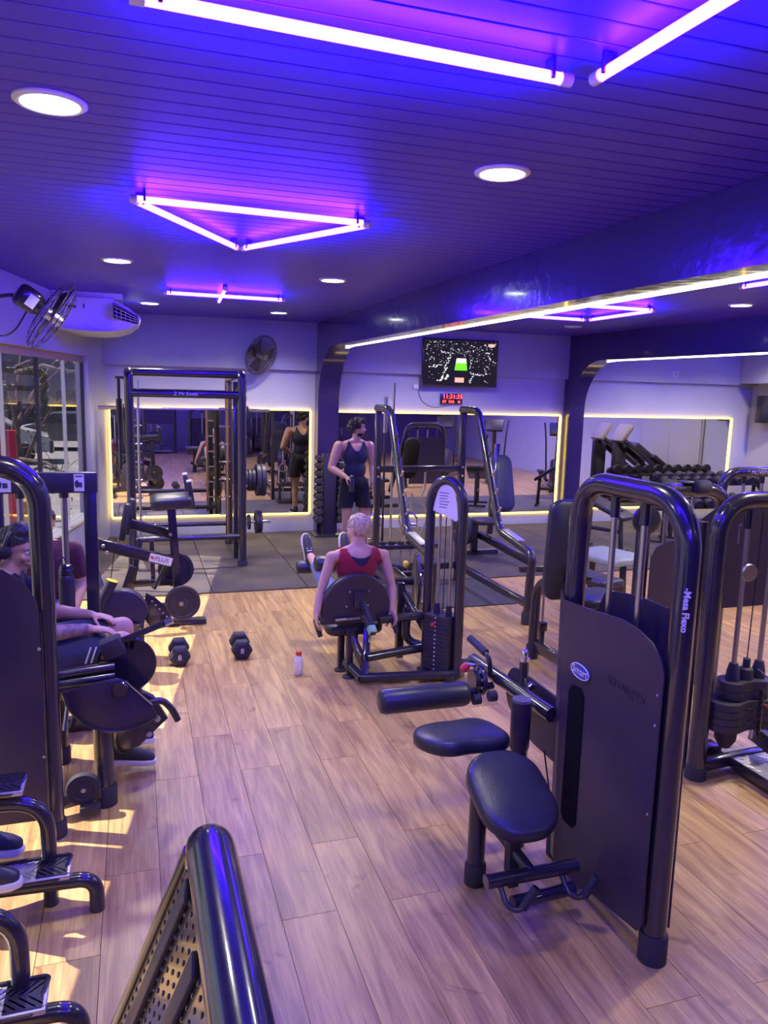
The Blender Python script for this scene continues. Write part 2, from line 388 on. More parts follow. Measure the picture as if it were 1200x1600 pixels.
b = nb(); lbox(b, 9.05, 9.13, -.075, -.045, 1.42, 1.56, .006); obj('lock_plate', b, 'black', w1)
# ---- ceiling slats
ce = struct('ceiling', prism(nb(), [(xl(YR) - .14, YR), (XR + .1, YR), (XR + .1, YB + .1), (xl(YB) - .14, YB + .1)], xy(ZC + .03), .06), 'dark_gap')
SW = .1143; sm = {}
bs = nb()
k = 0
y = 11.47
while y > -3.4:
    y0 = y - SW
    for bay, (x0, x1) in enumerate(((xl(y0) - .1, 2.6), (2.92, 6.88), (7.12, XR))):
        sz = (x1 - x0, SW - .007, .012); c = ((x0 + x1) / 2, y0 + SW / 2, ZC + .006)
        if y0 > 1.3 and bay < 2 or (y0 > 6 and bay == 2):
            if bay == 0 or bay not in sm:
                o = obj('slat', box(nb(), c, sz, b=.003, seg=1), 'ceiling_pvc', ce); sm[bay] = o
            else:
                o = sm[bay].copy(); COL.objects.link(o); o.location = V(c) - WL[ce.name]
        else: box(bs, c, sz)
    y = y0
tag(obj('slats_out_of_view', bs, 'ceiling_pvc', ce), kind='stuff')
# ---- the two arches
def arch(name, x0, x1, zu, ycol, yfil, zfil, lx):
    P = [(YR + .05, ZC), (YR + .05, zu)]
    for k in range(13):
        t = math.pi / 2 * k / 12
        P.append((yfil + (ycol - yfil) * math.sin(t), zfil + (zu - zfil) * math.cos(t)))
    P += [(ycol, .0), (YB - .002, .0), (YB - .002, ZC)]
    o = obj(name, prism(nb(), P, yz(x0), x1 - x0), 'arch_gloss', kind='structure', sharp=20)
    return o
a1 = arch('trim_2', 2.6, 2.92, 2.78, 11.27, 10.42, 1.95, 2.82)
a2 = arch('trim_3', 6.88, 7.16, 2.74, 11.28, 10.45, 1.95, 7.05)
def led(name, a, bb, w, m, parent, label=None, cat=None, h=.012):
    return obj(name, bar(nb(), a, bb, w, h, b=.002), m, parent, label, cat)
for x, zu, lab in ((2.83, 2.772, 'bright LED strip under the near dark arch, running overhead towards the camera'), (7.04, 2.732, 'thin LED strip under the farther dark arch near the right edge')):
    t = thing('led_strip', lab, 'light strip', (x, 10.3, zu), 'LED strips under the arches')
    led('strip', (x, 10.3, zu), (x, -3.0, zu), .015, 'led_cool', t)
    led('strip_end', (x, 10.3, zu), (x, 10.52, zu - .012), .05, 'led_cool', t)
# ---- mirrors with LED frames
def mirror(x0, x1, z0, z1, label, sides='tblr'):
    y = YB - .012
    t = thing('wall_mirror', label, 'mirror', ((x0 + x1) / 2, y, z0), 'mirrors framed in LED light')
    obj('pane', box(nb(), ((x0 + x1) / 2, y, (z0 + z1) / 2), (x1 - x0, .01, z1 - z0)), 'mirror', t)
    w = .026; yy = y - .016
    if 't' in sides: led('led_strip', (x0, yy, z1), (x1, yy, z1), w, 'led_warm', t, h=.022)
    if 'b' in sides: led('led_strip', (x0, yy, z0), (x1, yy, z0), w, 'led_warm', t, h=.022)
    if 'l' in sides: led('led_strip', (x0, yy, z0 + .012), (x0, yy, z1 - .012), w, 'led_warm', t, h=.022)
    if 'r' in sides: led('led_strip', (x1, yy, z0 + .012), (x1, yy, z1 - .012), w, 'led_warm', t, h=.022)
mirror(-.34, 2.53, .288, 1.865, 'LED-framed wall mirror behind the squat rack')
mirror(2.95, 6.82, .205, 1.85, 'LED-framed wall mirror below the television')
mirror(7.22, 10.37, .25, 1.845, 'LED-framed wall mirror on the far right')
# ---- door on the right wall (seen in the far mirror)
d1 = thing('door_1', None, None, (XR, 9.3, 0), kind='structure')
for y0 in (8.35, 9.3):
    o = obj('leaf', box(nb(), (XR - .02, y0 + .47, 1.05), (.04, .93, 2.1), b=.004), 'door_grey', d1)
obj('door_frame', tube(nb(), [(XR - .02, 8.32, 0), (XR - .02, 8.32, 2.14), (XR - .02, 10.27, 2.14), (XR - .02, 10.27, 0)], .03, n=4), 'wall_paint', d1)
obj('door_closer', box(nb(), (XR - .06, 9.8, 2.02), (.05, .26, .07), b=.01), 'black', d1)
# ---- ceiling tubes
def tube_light(a, c, label, shape):
    a = V((*a, 3.1)); c = V((*c, 3.1)); d = (c - a).normalized()
    t = thing('ceiling_tube', label, 'tube light', (a + c) / 2, shape)
    obj('tube', cyl(nb(), a + d * .03, c - d * .03, .0165, n=14), 'tube_light', t)
    for p, s in ((a, 1), (c, -1)):
        obj('end_cap', cyl(nb(), p, p + d * s * .035, .019, n=12), 'white_plastic', t)
        q = p + d * s * .07
        obj('clip', box(nb(), q + V((0, 0, .02)), (.012, .046, .058), frame(d, V((0, 0, 1)).cross(d)), b=.003), 'black', t)
g1 = 'near square of ceiling tubes'; g2 = 'middle triangle of ceiling tubes'; g3 = 'far cross of ceiling tubes'; g4 = 'square of ceiling tubes beyond the arch'
tube_light((.01, 2.066), (1.228, 2.121), 'largest violet ceiling tube, running across the very top of the view', g1)
tube_light((1.285, 2.09), (1.335, .88), 'violet ceiling tube at the top right corner, pointing at the camera', g1)
tube_light((.0, 4.175), (1.25, 4.237), 'long near side of the violet tube triangle', g2)
tube_light((.015, 4.2), (.675, 5.33), 'left slanting side of the violet tube triangle', g2)
tube_light((1.265, 4.26), (.705, 5.33), 'right slanting side of the violet tube triangle', g2)
tube_light((.298, 8.193), (1.525, 8.211), 'long violet tube of the far cross on the ceiling', g3)
tube_light((.9, 8.75), (.84, 7.55), 'short-looking crossing violet tube of the far cross on the ceiling', g3)
tube_light((4.04, 8.3), (5.24, 8.356), 'farthest violet tube of the square beyond the arch', g4)
tube_light((5.27, 8.33), (5.255, 7.06), 'right side violet tube of the square beyond the arch', g4)
tube_light((4.04, 7.05), (5.235, 7.04), 'near violet tube of the square beyond the arch', g4)
tube_light((4.71, 5.25), (4.76, 4.05), 'violet tube cut by the right edge of the view beyond the arch', g4)
for i, (x, y) in enumerate(((.0, -1.9), (8.3, 2.6), (8.3, 7.0))):  # unseen tube squares added to raise the violet fill of the room
    wh = ('behind the camera', 'in the near part of the far bay', 'in the far bay over the cardio machines')[i]
    for j, (p, q_) in enumerate((((x, y), (x + 1.22, y)), ((x + 1.25, y + .03), (x + 1.25, y + 1.22)), ((x, y + 1.25), (x + 1.22, y + 1.25)), ((x - .02, y + .03), (x - .02, y + 1.22)))):
        tube_light(p, q_, ('near', 'right', 'back', 'left')[j] + ' side tube of an added violet fill square ' + wh, 'added fill tube square ' + wh)
# ---- downlights
def downlight(x, y, label, on=True):
    f_ = .3 if y < 0 else .5 if y < 4 and x < 3 else 2.3 if y < 4 else 1.8
    t = thing('downlight', label, 'downlight', (x, y, ZC), 'round recessed ceiling downlights')
    obj('trim_ring', lathe(nb(), [(.098, -.002), (.098, -.012), (.108, -.014), (.122, -.006), (.122, .0), (.098, -.002)], (x, y, ZC), n=32), 'white_plastic', t)
    obj('lens', lathe(nb(), [(0, -.008), (.07, -.008), (.097, -.004), (.097, .003), (0, .003)], (x, y, ZC), n=28), 'down_light' if on else 'white_plastic', t)
    if on:
        l = bpy.data.lights.new('downlight_beam', 'SPOT'); l.energy = SPOT_W * f_; l.color = (1.0, .9, .74); l.spot_size = math.radians(150); l.spot_blend = .7; l.shadow_soft_size = .09
        lo = bpy.data.objects.new('downlight_beam', l); COL.objects.link(lo); lo.parent = t; lo.location = (0, 0, -.03)
for x, y, lab in ((-.252, 3.05, 'large round downlight at the upper left of the ceiling'), (1.55, 3.212, 'round downlight right of the tube triangle, below the top corner'),
                  (-.103, 6.587, 'round downlight left of and beyond the tube triangle'), (1.696, 6.832, 'round downlight right of the far tube cross, nearer row'),
                  (.2, 9.812, 'small far downlight beside the air conditioner'), (1.8, 10.095, 'small far downlight above the wall fan'),
                  (5.9, 6.543, 'round downlight beyond the arch near the right edge')):
    downlight(x, y, lab)
downlight(5.9, 9.731, 'unlit round downlight beside the tube square beyond the arch', False)
for x, y in ((-.4, -.4), (1.5, -.4), (4.2, 3.2), (5.9, 3.2), (4.2, -.4), (4.2, 9.9), (8.3, 3.2), (8.3, 6.5), (9.9, 6.5), (8.3, 9.9), (9.9, 9.9)):  # downlights out of view, added for lighting along the ceiling grid
    downlight(x, y, 'added round recessed downlight outside the view, ' + (('behind the camera beyond the arch' if x > 3 else 'behind the camera') if y < 0 else 'bay two' if x < 7 else 'far bay') + (', left column' if x in (-.4, 4.2, 8.3) else ', right column') + (', near row' if y < 4 else ', middle row' if y < 8 else ', back row'))
# ---- television and clock
t = thing('television', 'flat television on the back wall showing a night city and a green pitch', 'television', (4.9, YB - .06, 2.28))
box_tv = box(nb(), (4.9, YB - .135, 2.645), (1.28, .05, .73), b=.008); obj('case', box_tv, 'black', t)
obj('screen', box(nb(), (4.9, YB - .162, 2.65), (1.25, .004, .69)), 'screen_dark', t)
yy = YB - .1655
def quad(bm, pts):
    bm.faces.new([bm.verts.new(V((4.9 + u * .62, yy, 2.65 + v * .34))) for u, v in pts])
b = nb(); rnd = random.Random(3)
def blob(u, v, r, e=1.0):
    n = 5; a0 = rnd.random() * 6
    quad(b, [(u + r * e * (.6 + .5 * rnd.random()) * math.cos(a0 + 6.283 * k / n), v + r * 1.6 * (.5 + .5 * rnd.random()) * math.sin(a0 + 6.283 * k / n)) for k in range(n)])
for k in range(210):
    u = rnd.uniform(-.95, .97); v = rnd.uniform(.0, .95) ** .8 if rnd.random() < .75 else rnd.uniform(-.9, .2)
    if abs(u) < .25 and v < .28: continue
    blob(u, v, rnd.uniform(.006, .016), rnd.choice((1, 1, 2.5)))
for (ua, va, ub, vb, n, r) in ((-.3, .3, -.5, -.75, 26, .03), (-.85, -.2, -.45, -.1, 9, .035), (-.6, -.85, -.3, -.6, 9, .045), (.3, .2, .25, -.3, 10, .02), (.3, -.5, .75, -.52, 12, .03), (.75, -.5, .62, -.2, 6, .02), (.72, .5, .95, -.05, 9, .025), (.32, -.65, .25, -.95, 7, .03), (-.35, .1, -.25, .75, 12, .012), (.2, .6, .3, .1, 10, .012)):
    for k in range(n):
        f = k / n; blob(ua + (ub - ua) * f + rnd.uniform(-.03, .03), va + (vb - va) * f + rnd.uniform(-.04, .04), r * rnd.uniform(.5, 1))
tag(obj('city_lights', b, 'screen_white', t), kind='stuff')
b = nb(); quad(b, [(-.17, -.35), (.18, -.35), (.16, -.02), (-.14, -.02)]); obj('pitch', b, 'screen_green', t)
b = nb(); quad(b, [(-.14, -.02), (.16, -.02), (.14, .2), (-.12, .2)]); obj('stand', b, 'screen_white', t)
b = nb(); quad(b, [(-.15, -.9), (.1, -.9), (.1, -.68), (-.15, -.68)]); obj('street_lights', b, 'screen_pink', t)
b = nb(); quad(b, [(.74, .78), (.93, .78), (.93, .9), (.74, .9)]); obj('score_badge', b, 'screen_pink', t)
t = thing('digital_clock', 'small black digital clock with red digits under the television', 'clock', (4.815, YB - .02, 2.0))
obj('case', box(nb(), (4.815, YB - .025, 2.085), (.375, .045, .165), b=.006), 'black', t)
x = 4.66
for ch_ in '11:31:35':
    w_ = .022 if ch_ == ':' else .05
    text(ch_, .1, (x + w_ / 2, YB - .05, 2.118), X3, Z3, 'red_led', t, 'digit' if ch_ != ':' else 'colon', .0005, bold=.001); x += w_
for i, ch_ in enumerate('07 30A'):
    if ch_ != ' ': text(ch_, .062, (4.675 + .034 * i, YB - .05, 2.038), X3, Z3, 'red_led', t, 'digit', .0005, bold=.001)
b = nb(); lathe(b, [(0, 0), (.02, 0), (.02, .001), (0, .001)], (4.945, YB - .05, 2.038), (0, -1, 0), 10); obj('symbol', b, 'red_led', t)
t = thing('junction_box', 'small white cable box on the wall at the lower left of the television', 'cable box', (4.2, YB - .02, 2.24))
obj('case', box(nb(), (4.21, YB - .02, 2.26), (.09, .04, .07), b=.008), 'white_plastic', t)
obj('cable', tube(nb(), [(4.25, YB - .01, 2.23), (4.3, YB - .01, 2.05), (4.5, YB - .01, 1.93), (4.75, YB - .01, 1.97), (4.8, YB - .015, 2.0)], .004, .15, 6), 'print_dark', t)
# ---- wall outlet, speaker
t = thing('wall_outlet', 'flush blank outlet plate high on the wall beyond the second arch', 'outlet', (9.0, YB - .055, 2.53))
obj('plate', box(nb(), (9.0, YB - .104, 2.6), (.13, .008, .1), b=.003), 'white_plastic', t)
obj('socket', box(nb(), (9.0, YB - .11, 2.6), (.05, .006, .05), b=.002), 'wall_paint', t)
t = thing('wall_speaker', 'black wall speaker at the right edge of the view', 'speaker', (10.66, 10.95, 1.8))
obj('cabinet', box(nb(), (10.66, 10.95, 2.03), (.26, .3, .48), rotz(.5), b=.015), 'black', t)
obj('bracket', bar(nb(), (10.7, 11.0, 2.05), (10.8, 11.05, 2.05), .05, .05), 'black', t)
# ---- wall fan on the back wall
def fan(c, n, R, label, rings, spokes, wire, motor_len, wallp, tagface):
    c = V(c); n = V(n).normalized(); t = thing('wall_fan', label, 'fan', c, 'wall fans')
    M = frame(n.orthogonal(), n.cross(n.orthogonal())); u = M.col[0].to_3d(); w = M.col[1].to_3d()
    dome = lambda r: .07 * math.sqrt(max(0, 1 - (r / R) ** 2)) + .02
    b = nb()
    for k in range(rings):
        r = R * (k + 1) / rings
        for s in (1, -1):
            sweep(b, [c + (u * math.cos(a) + w * math.sin(a)) * r + n * dome(r) * s for a in [6.2832 * i / 36 for i in range(36)]], wire * (2.2 if k == rings - 1 else 1), 5, closed=True)
    for k in range(spokes):
        a = 6.2832 * k / spokes; e = u * math.cos(a) + w * math.sin(a)
        for s in (1, -1):
            sweep(b, [c + e * R * f + n * dome(R * f) * s for f in (.16, .4, .65, .85, 1)], wire, 4)
    obj('guard', b, 'black' if tagface != 'dark' else 'black_satin', t)
    for k in range(3):
        b = nb(); a0 = 6.2832 * k / 3 + .4; V0 = []
        for i in range(7):
            f = i / 6; r = R * (.16 + .72 * f); wd = .5 - .1 * f
            for s in (-1, 1):
                a = a0 + s * wd; V0.append(b.verts.new(c + (u * math.cos(a) + w * math.sin(a)) * r + n * (.022 * s)))
        for i in range(6): b.faces.new((V0[2 * i], V0[2 * i + 1], V0[2 * i + 3], V0[2 * i + 2]))
        obj('blade', b, 'black_satin', t)
    obj('hub', lathe(nb(), [(0, .1), (.045, .098), (.052, .06), (.05, -.05), (0, -.05)], c, n), 'steel', t)
    mo = obj('motor', lathe(nb(), [(0, 0), (.07, .0), (.085, .02), (.085, motor_len - .03), (.065, motor_len), (0, motor_len)], c - n * (.1 + motor_len), n), 'black', t)
    a = c - n * (.12 + motor_len * .6)
    obj('bracket', tube(nb(), [a, (a + V(wallp)) / 2 + V((0, 0, .03)), V(wallp)], .016, .1), 'black', t)
    return t, c, n, u, w
fan((1.73, 11.12, 2.64), (.6, -.7, -.36), .285, 'dark round fan on the back wall above the squat rack', 9, 28, .0022, .1, (1.6, YB, 2.75), 'dark')
t, c, n, u, w = fan((-.63, 7.0, 2.73), (.8, .22, -.56), .31, 'black wire-guard fan with boxy motor on the left wall by the window', 4, 14, .0022, .2, (-1.13, 7.15, 2.84), '')
a = c - n * .215; s = V((0, -1, 0)); s = (s - n * s.dot(n)).normalized()
obj('motor_box', box(nb(), a, (.19, .19, .19), frame(n, n.cross(s)), b=.045, seg=3), 'black', t)
obj('rating_label', box(nb(), a + s * .0965 + n * .03, (.075, .1, .004), frame(n, n.cross(s))), 'paper', t)
obj('power_cord', tube(nb(), [a - V((0, 0, .08)), a + V((-.12, -.02, -.3)), V((-1.1, 7.1, 2.55))], .007, .12, 8), 'black', t)
# ---- air conditioner
t = thing('air_conditioner', 'white ceiling air conditioner with rounded belly beside the left wall fan', 'air conditioner', (-.4, 9.2, 2.72))
P = [(-.95, 3.09), (-.95, 2.79), (-.8, 2.765), (-.55, 2.745), (-.32, 2.742), (-.14, 2.765), (-.02, 2.81), (.07, 2.88), (.09, 2.93), (-.04, 3.02), (-.2, 3.09)]
yd = lambda x: max(0, x + .24) * .9
b = nb(); A = [b.verts.new((x, 9.0 + yd(x), z)) for x, z in P]; B = [b.verts.new((x, 10.3, z)) for x, z in P]; k = len(P)
b.faces.new(A); b.faces.new(B[::-1])
for i in range(k): b.faces.new((A[i], A[(i + 1) % k], B[(i + 1) % k], B[i]))
obj('body', b, 'white_plastic', t, sharp=50)
gp = lambda f, z: V((-.19 + .235 * f, 9.0 + yd(-.19 + .235 * f) - .006, z))
b = nb(); b.faces.new([b.verts.new(v) for v in (gp(0, 3.03), gp(0, 2.9), gp(1, 2.865), gp(1, 2.93))]); g = bmesh.ops.extrude_face_region(b, geom=b.faces[:]); bmesh.ops.translate(b, vec=(.004, .004, 0), verts=[v for v in g['geom'] if isinstance(v, bmesh.types.BMVert)]); obj('grille', b, 'dark_gap', t)
for i in range(3):
    f = (i + .5) / 3
    obj('louvre', bar(nb(), gp(0, 2.9 + .13 * f) + V((.004, -.008, 0)), gp(1, 2.865 + .065 * f) + V((0, -.008, 0)), .012, .007), 'white_plastic', t)
for i in range(5):
    f = (i + .5) / 5
    obj('fin', bar(nb(), gp(f, 2.9 - .03 * f) + V((.004, -.006, 0)), gp(f, 3.02 - .09 * f) + V((.0, -.006, 0)), .006, .006), 'white_plastic', t)
obj('grille_frame', tube(nb(), [gp(-.03, 3.05), gp(-.03, 2.89), gp(1.03, 2.855), gp(1.03, 2.94), gp(-.03, 3.05)], .008, .01, 6), 'chrome', t)
obj('logo_mark', box(nb(), (-.62, 8.997, 2.99), (.1, .004, .03)), 'print_dark', t)
obj('button', box(nb(), (-.49, 8.997, 3.0), (.014, .004, .045)), 'print_dark', t)
obj('ceiling_bracket', box(nb(), (-.5, 9.6, 3.12), (.8, 1.1, .06)), 'white_plastic', t)
# ================================================================ outside the glass
o = obj('pavement', box(nb(), (-20, 20, -.35), (60, 70, .1)), 'concrete', None, kind='structure')
def building(x0, x1, y, h, m, label, nwin):
    t = thing('building', label, 'building', ((x0 + x1) / 2, y, -.3), 'buildings across the street')
    obj('wall', box(nb(), ((x0 + x1) / 2, y + 2, h / 2 - .3), (x1 - x0, 4, h)), m, t)
    for i in range(nwin):
        x = x0 + (x1 - x0) * (i + .5) / nwin
        for z in (.9, 3.8):
            if z + 1 < h: obj('window', box(nb(), (x, y - .02, z + .2), (1.1, .06, 1.3)), 'window_dark', t)
    obj('awning', box(nb(), ((x0 + x1) / 2, y - .6, 2.75), (x1 - x0, 1.3, .12), Matrix.Rotation(.15, 4, 'X')), 'facade_grey', t)
building(-26, -4.6, 38, 6.5, 'facade_grey', 'grey building across the street seen through the leftmost panes', 8)
building(-4.4, 6, 41, 6.0, 'facade_light', 'paler building across the street seen through the farther panes', 4)
def car(x, y, rz, m, label):
    t = thing('parked_car', label, 'car', (x, y, -.3), 'cars parked outside'); R = Matrix.Translation((x, y, -.3)) @ rotz(rz)
    prof = [(-2.05, .35), (-2.05, .75), (-1.7, .88), (-1.1, .95), (-.6, 1.38), (.7, 1.4), (1.3, .98), (2.0, .85), (2.1, .6), (2.05, .35)]
    obj('body', prism(nb(), prof, lambda u, v, w: R @ V((u, w - .85, v)), 1.7, .05), m, t)
    gl = [(-.98, .97), (-.56, 1.31), (.66, 1.33), (1.16, 1.0)]
    obj('side_windows', prism(nb(), gl, lambda u, v, w: R @ V((u, w - .865, v)), 1.73), 'window_dark', t)
    for u in (-1.3, 1.3):
        for s in (-.78, .78):
            obj('wheel', lathe(nb(), [(0, -.1), (.2, -.1), (.31, -.07), (.31, .07), (.2, .1), (0, .1)], R @ V((u, s, .31)), R.to_3x3() @ V((0, 1, 0)), 18), 'rubber', t)
car(-4.6, 26, .12, 'car_white', 'white car parked outside beyond the glass'); car(-2.2, 31, -.1, 'car_grey', 'grey car parked outside beyond the glass, farther off')
car(-10.5, 28.5, .2, 'car_red', 'red car parked outside at the left edge of the glass')
def tree(x, y, label, seed, h):
    r = random.Random(seed); t = thing('bare_tree', label, 'tree', (x, y, -.3), 'trees outside the glass'); base = V((x, y, -.3))
    tr = [base, base + V((.1, .1, .8)), base + V((-.1, .2, h * .5)), base + V((.15, .1, h))]
    obj('trunk', sweep(nb(), fillet(tr, .3), [.11 - .08 * i / 19 for i in range(len(fillet(tr, .3)))], 8), 'bark', t)
    tips = []
    for i in range(15):
        p = base + V((0, 0, h * r.uniform(.15, .85))); d = V((r.uniform(-1, 1), r.uniform(-.8, .8), r.uniform(-.35, .9))).normalized(); L_ = r.uniform(.9, 2.1)
        q = [p, p + d * L_ * .4 + V((0, 0, .1)), p + d * L_ * .75, p + d * L_ + V((r.uniform(-.2, .2), 0, r.uniform(-.3, .2)))]
        o = obj('branch', sweep(nb(), q, [.035, .026, .017, .007], 6), 'bark', t); tips += q[1:]
        for j in range(4):
            e = q[1].lerp(q[3], r.random()); dd = V((r.uniform(-1, 1), r.uniform(-1, 1), r.uniform(-.7, .7))).normalized() * r.uniform(.2, .6)
            tips.append(e + dd); obj('twig', sweep(nb(), [e, e + dd * .5 + V((0, 0, .04)), e + dd], [.009, .006, .003], 4), 'bark', o)
    b = nb()
    for i in range(420):
        p = r.choice(tips) + V((r.uniform(-.16, .16), r.uniform(-.16, .16), r.uniform(-.14, .14))); s = r.uniform(.02, .05)
        M = Matrix.Translation(p) @ Matrix.Rotation(r.random() * 6, 4, V((r.random(), r.random(), r.random() + .01)))
        b.faces.new([b.verts.new(M @ V(v)) for v in ((-s, 0, 0), (0, -s * .5, 0), (s, 0, 0), (0, s * .5, .004))])
    tag(obj('leaves', b, 'leaf', t), kind='stuff')
tree(-1.75, 13.3, 'bare branchy tree close outside the far panes', 5, 3.2)
tree(-3.6, 15.5, 'second bare tree outside the panes, farther left', 9, 3.4)
t = thing('street_sign', 'red sign board standing outside the left edge of the glass', 'sign', (-1.62, 9.8, -.3))
obj('board', box(nb(), (-1.62, 9.8, 1.05), (.6, .05, 1.15), b=.01), 'sign_red', t); obj('post', cyl(nb(), (-1.62, 9.84, -.3), (-1.62, 9.84, 1.6), .03), 'alu', t)
text('Z2 1', .2, (-1.6, 9.77, 1.3), X3, Z3, 'print_white', t)
t = thing('flower_bed_kerb', 'yellow kerb block outside behind the seated man', 'kerb', (-1.9, 10.6, -.3))
obj('block', box(nb(), (-1.9, 10.6, .2), (1.2, .3, 1.0), b=.03), 'car_yellow', t)
# ================================================================ machines
def foot_cap(p, r, h, par): return obj('foot_cap', lathe(nb(), [(0, 0), (r * 1.22, 0), (r * 1.22, h * .85), (r * 1.12, h), (0, h)], p), 'rubber', par)
def plate(c, ax, r, t, label, group, parent=None):
    pr = [(.02, -t / 2), (.055, -t / 2), (.06, -t * .2), (r * .74, -t * .2), (r * .8, -t / 2), (r * .97, -t / 2), (r, -t * .38), (r, t * .38), (r * .97, t / 2), (r * .8, t / 2), (r * .74, t * .2), (.06, t * .2), (.055, t / 2), (.02, t / 2)]
    return obj('weight_plate', lathe(nb(), pr, c, ax, 36), 'iron', parent, label, 'weight plate' if not parent else None, group)
def roller(p0, p1, r, par, name='roller_pad', m='vinyl'):
    p0 = V(p0); p1 = V(p1); L_ = (p1 - p0).length
    return obj(name, lathe(nb(), [(0, 0), (r * .55, 0), (r * .86, .006), (r, .03), (r, L_ - .03), (r * .86, L_ - .006), (r * .55, L_), (0, L_)], p0, p1 - p0, 28), m, par, sharp=60)
def rod(p0, p1, r, par, name='guide_rod', m='steel'): return obj(name, cyl(nb(), p0, p1, r, n=14), m, par)
def bolt(p, ax, r, par, m='steel'): return obj('bolt', lathe(nb(), [(0, 0), (r, 0), (r, r * .5), (r * .7, r * .8), (0, r * .8)], p, ax, 10), m, par)
# ---------------------------------------------------------------- A: lying leg curl in the right foreground
t = thing('leg_curl_machine', 'black lying leg curl machine with tall shrouded weight tower in the right foreground', 'gym machine', (1.75, 2.65, 0))
obj('tower_frame', tube(nb(), [(1.9, 2.25, .06), (1.9, 2.25, 1.83), (1.9, 2.97, 1.83), (1.9, 2.97, .06)], .046, .2, 20, 9), 'black', t)
foot_cap((1.9, 2.25, 0), .046, .12, t); foot_cap((1.9, 2.97, 0), .046, .12, t)
for y in (2.71, 2.51):
    rod((1.9, y, .2), (1.9, y, 1.78), .0135, t); obj('rod_collar', cyl(nb(), (1.9, y, 1.7), (1.9, y, 1.8), .02), 'black', t)
fs = [(2.95, 1.281), (2.83, 1.289), (2.66, 1.305), (2.507, 1.32), (2.403, 1.31), (2.321, 1.285), (2.268, 1.245), (2.24, 1.19), (2.245, .16), (2.27, .12), (2.62, .06), (2.67, .03), (2.9, .03)]
sh = obj('front_shroud', prism(nb(), fs, yz(1.832), .006), 'shroud', t)
b = nb(); q = [(1.832, 2.95, 1.281), (1.85, 3.01, 1.31), (1.85, 2.965, .03), (1.832, 2.9, .03)]; q2 = [(1.838, 2.95, 1.281), (1.857, 3.012, 1.31), (1.857, 2.967, .03), (1.838, 2.9, .03)]
A_ = [b.verts.new(v) for v in q]; B_ = [b.verts.new(v) for v in q2]
b.faces.new(A_); b.faces.new(B_[::-1])
for i in range(4): b.faces.new((A_[i], A_[(i + 1) % 4], B_[(i + 1) % 4], B_[i]))
obj('shroud_flange', b, 'shroud', t)
sl = [(2.855, .3), (2.855, .885), (2.83, .925), (2.76, .93), (2.735, .9), (2.735, .3), (2.76, .27), (2.83, .27)]
obj('window_slot', prism(nb(), sl, yz(1.828), .004), 'dark_gap', sh)
bd = obj('badge', prism(nb(), [(2.775 + u, 1.005 + v) for u, v in ell(.073, .034)], yz(1.826), .006), 'badge_blue', sh)
obj('badge_rim', sweep(nb(), [V((1.8255, 2.775 + u, 1.005 + v)) for u, v in ell(.071, .032)], .0022, 6, closed=True), 'print_white', bd)
text('Smart', .05, (1.8245, 2.775, 1.005), (0, -1, 0), Z3, 'print_white', bd, ext=.0005)
text('strongex', .072, (1.831, 2.46, 1.055), (0, -1, 0), Z3, 'shroud', sh, ext=.0015)
for z in (.62, .98, 1.1): bolt((1.832, 2.262, z), (-1, 0, 0), .006, sh)
rs = [(2.9, 1.26), (2.86, 1.33), (2.795, 1.352), (2.638, 1.377), (2.395, 1.378), (2.28, 1.37), (2.27, .1), (2.92, .1)]
obj('rear_shroud', prism(nb(), rs, yz(1.985), .006), 'shroud', t)
for k in range(12): obj('stack_plate', box(nb(), (1.905, 2.61, .24 + .044 * k), (.12, .42, .04), b=.003, seg=1), 'iron', t)
text('-Mesa Flexo', .034, (1.877, 2.2085, 1.44), (0, 0, -1), (.86, -.5, 0), 'print_white', t, ext=.0004, sx=1.0, bold=.0012)
# bench
tl = (V((0, .34, .15))).normalized()
M = frame(X3, tl); M.translation = V((1.492, 2.728, .48))
obj('torso_pad', pad(nb(), rrect(.345, .435, .15, 7), M, .065, .02, .012), 'vinyl', t, sharp=60)
M = frame(X3, (0, 1, -.1)); M.translation = V((1.42, 3.09, .575))
ol = [(-.235, .02), (-.2, .11), (-.1, .155), (.03, .15), (.13, .165), (.185, .1), (.2, -.03), (.195, -.13), (.13, -.175), (-.02, -.15), (-.12, -.165), (-.2, -.1)]
olf = fillet([V((x, y, 0)) for x, y in ol], .05, 3, True)
obj('thigh_pad', pad(nb(), [(v.x, v.y) for v in olf], M, .065, .022, .01), 'vinyl', t, sharp=60)
roller((1.141, 3.5, .637), (1.631, 3.496, .637), .065, t)
obj('leg', cyl(nb(), (1.42, 2.88, .05), (1.42, 2.88, .53), .04, n=24), 'black', t); foot_cap((1.42, 2.88, 0), .04, .1, t)
obj('rail', tube(nb(), [(1.42, 2.87, .38), (1.55, 2.6, .2)], .026, n=12), 'black', t)
obj('pad_post', bar(nb(), (1.5, 2.69, .1), (1.5, 2.7, .48), .05, .05), 'black_satin', t)
obj('cross_bar', cyl(nb(), (1.335, 2.605, .2), (1.765, 2.605, .2), .03, n=18), 'black', t)
obj('lower_bar', cyl(nb(), (1.44, 2.56, .115), (1.74, 2.58, .115), .028, n=18), 'black', t)
for pts in ([(1.40, 2.61, .18), (1.41, 2.55, .11), (1.45, 2.51, .11), (1.51, 2.495, .215)], [(1.69, 2.61, .18), (1.70, 2.55, .11), (1.74, 2.51, .11), (1.79, 2.495, .215)]):
    hd = obj('handle', tube(nb(), pts, .0125, .035, 12), 'black', t)
    obj('grip', tube(nb(), [V(pts[2]).lerp(V(pts[3]), .15), pts[3]], .0185, n=14), 'foam', hd)
obj('lever_arm', tube(nb(), [(1.79, 3.79, .703), (1.835, 2.99, .71)], .037, n=18), 'black', t)
